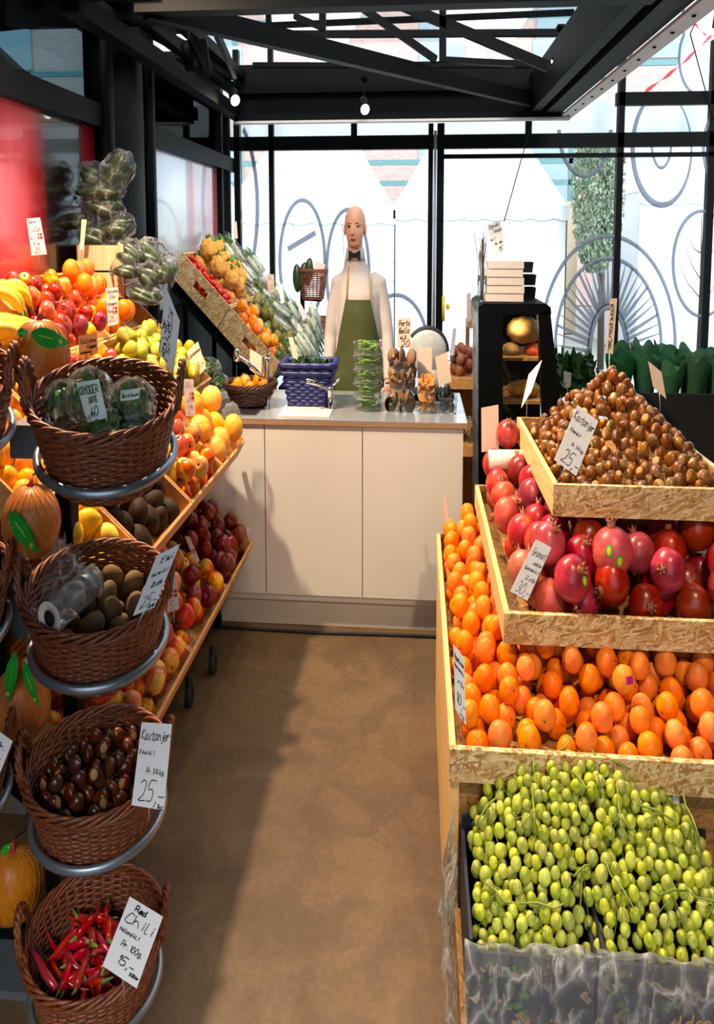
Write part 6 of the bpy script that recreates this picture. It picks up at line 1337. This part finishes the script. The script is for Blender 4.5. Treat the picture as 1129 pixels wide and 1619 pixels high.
for j, (px, py, rx_, ry_, mat, nm_, lb) in enumerate(((828, 522, 26, 22, 'potato', 'bread_bag', 'yellow bag of bread on the top shelf of the glass case'), (808, 555, 14, 14, 'potato', 'bread_bag', 'pale bag of bread at the left of the case shelf'), (850, 555, 20, 12, 'carrot', 'bread_bag', 'orange packet at the right of the case shelf'),
                                                 (828, 615, 26, 14, 'celeriac', 'bread_loaf', 'brown loaf on the middle shelf of the case'), (855, 680, 20, 18, 'celeriac', 'cheese', 'yellow cheese low in the glass case'), (815, 685, 16, 14, 'potato', 'bread_loaf', 'pale loaf low in the glass case'))):
    c = PY(px, py, 4.75); s_ = 4.75/FPX; t_ = tag(crumple(c, (rx_*s_, .08, ry_*s_/S), 60+j, .12).build(nm_, mat), lb, nm_.replace('_', ' '))
lt = bpy.data.lights.new('case_lamp', 'POINT'); lt.energy = 1.5; lt.color = (1, .75, .45); lt.shadow_soft_size = .04; lo = bpy.data.objects.new('case_lamp', lt); COL.objects.link(lo); lo.location = (.62, 4.65, 1.24*S)
zt = PY(800, 480, 4.5).z
for j in range(5):
    x = PY(798, 470, 4.6).x+rng.uniform(-.005, .005); z = zt+.003+j*.037; t_ = tag(MB().box((x, 4.66, z+.017), (.235-.004*j, .16, .033), rotm(0, 0, rng.uniform(-.03, .03))).build('white_packet', 'paperwhite', smooth=False), 'white wrapped packet on the glass case, number %s of five from below' % ('one', 'two', 'three', 'four', 'five')[j], 'packet')
for j in range(5):
    x = PY(832, 470, 4.9).x+(j % 2)*.02-.03; z = zt+.003+(j//2)*.06; tag(MB().box((x, 4.9, z+.026), (.12, .10, .05), None, taper=1.1).build('black_punnet', 'blackwood', smooth=False), 'black punnet stacked behind the white packets', 'punnet', 'black punnets on the case')
t_ = thing('vanilla_jar', (PY(762, 478, 4.62).x, 4.62, zt), 'jar with a bundle of dark sticks on the glass case', 'jar'); c = Vector((t_['_x'], 4.62, zt)); part(MB().lathe([(.028, .002), (.032, .05), (.03, .12), (.028, .12), (.029, .05), (.024, .006)], 16, c), 'jar', 'tub', t_)
b = MB()
for j in range(26): a = rng.uniform(0, 6.28); q = rng.uniform(0, .018); e = V(q*2.6*math.cos(a), q*2.2*math.sin(a), .27+rng.uniform(-.05, .05)); b.tube([c+V(q*math.cos(a), q*math.sin(a), .01), c+e*.6, c+e+V(.01*math.cos(a*3), 0, 0)], .0022, 5)
part(b, 'sticks', 'stem', t_)
# ================================================================ FLOWERS, RIGHT BACK
tag(MB().bb(1.36, 2.9, 5.1, 5.9, 0, .58).build('flower_bench', 'blackwood', smooth=False), 'black bench under the wrapped flowers at the right back', 'bench')
rng = random.Random(5); n_ = 0
tag(MB().bb(1.40, 2.9, 5.12, 5.16, .582, .86).build('black_board', 'blackwood', smooth=False), 'black board along the front of the flower bench', 'board')
for j in range(24):
    x = 1.46+.058*j; y = 5.28+.2*(j % 3); hz = .93+rng.uniform(-.03, .03); t_ = thing('wrapped_bouquet', (x, y, .58), 'bouquet in green paper on the bench behind the chestnuts', 'bouquet', 'wrapped bouquets')
    def cone(u, v): a = 2*math.pi*u; r_ = .06+.045*v**1.2; zz = .83+(hz+.06-.83)*v+(.06*abs(math.sin(a*(2+j % 2)+j))*(.6+.5*math.sin(j*3.7+a)) if v > .9 else 0); return V(x+r_*math.cos(a), y+r_*math.sin(a), zz)
    part(MB().sheet(cone, 36, 6), 'paper', 'paper_green', t_, smooth=False); part(leafclump((x, y, hz-.02), (.06, .06, .03), 40, j, .03), 'leaves', 'leaf', t_)
    part(MB().lathe([(.05, .582), (.07, .84), (.066, .84), (.046, .59)], 16, (x, y, 0)), 'bucket', 'blackwood', t_)
    if j in (1, 2, 4, 9, 14): part(crumple((x, y-.03, hz-.03), (.045, .045, .04), j, .25), 'blooms', 'rose', t_)
for j in range(5):
    x = 1.02+.065*j; y = 5.5; t_ = thing('leafy_plant', (x, y, .3), 'dark leafy plant left of the wrapped bouquets', 'plant', 'leafy plants left of the bouquets'); part(MB().tube([(x, y, .3), (x+.01, y, .85)], .006, 6), 'stem', 'gstem', t_); part(leafclump((x, y, .9), (.09, .09, .14), 70, 40+j, .045), 'leaves', 'leaf', t_)
tag(MB().bb(.98, 1.34, 5.35, 5.7, 0, .3).build('plant_bench', 'blackwood', smooth=False), 'low dark bench under the leafy plants', 'bench')
# tidy
for o in list(bpy.data.objects):
    if not o.users_collection: continue
    for k_ in ('_x', '_y', '_z'):
        if k_ in o: del o[k_]
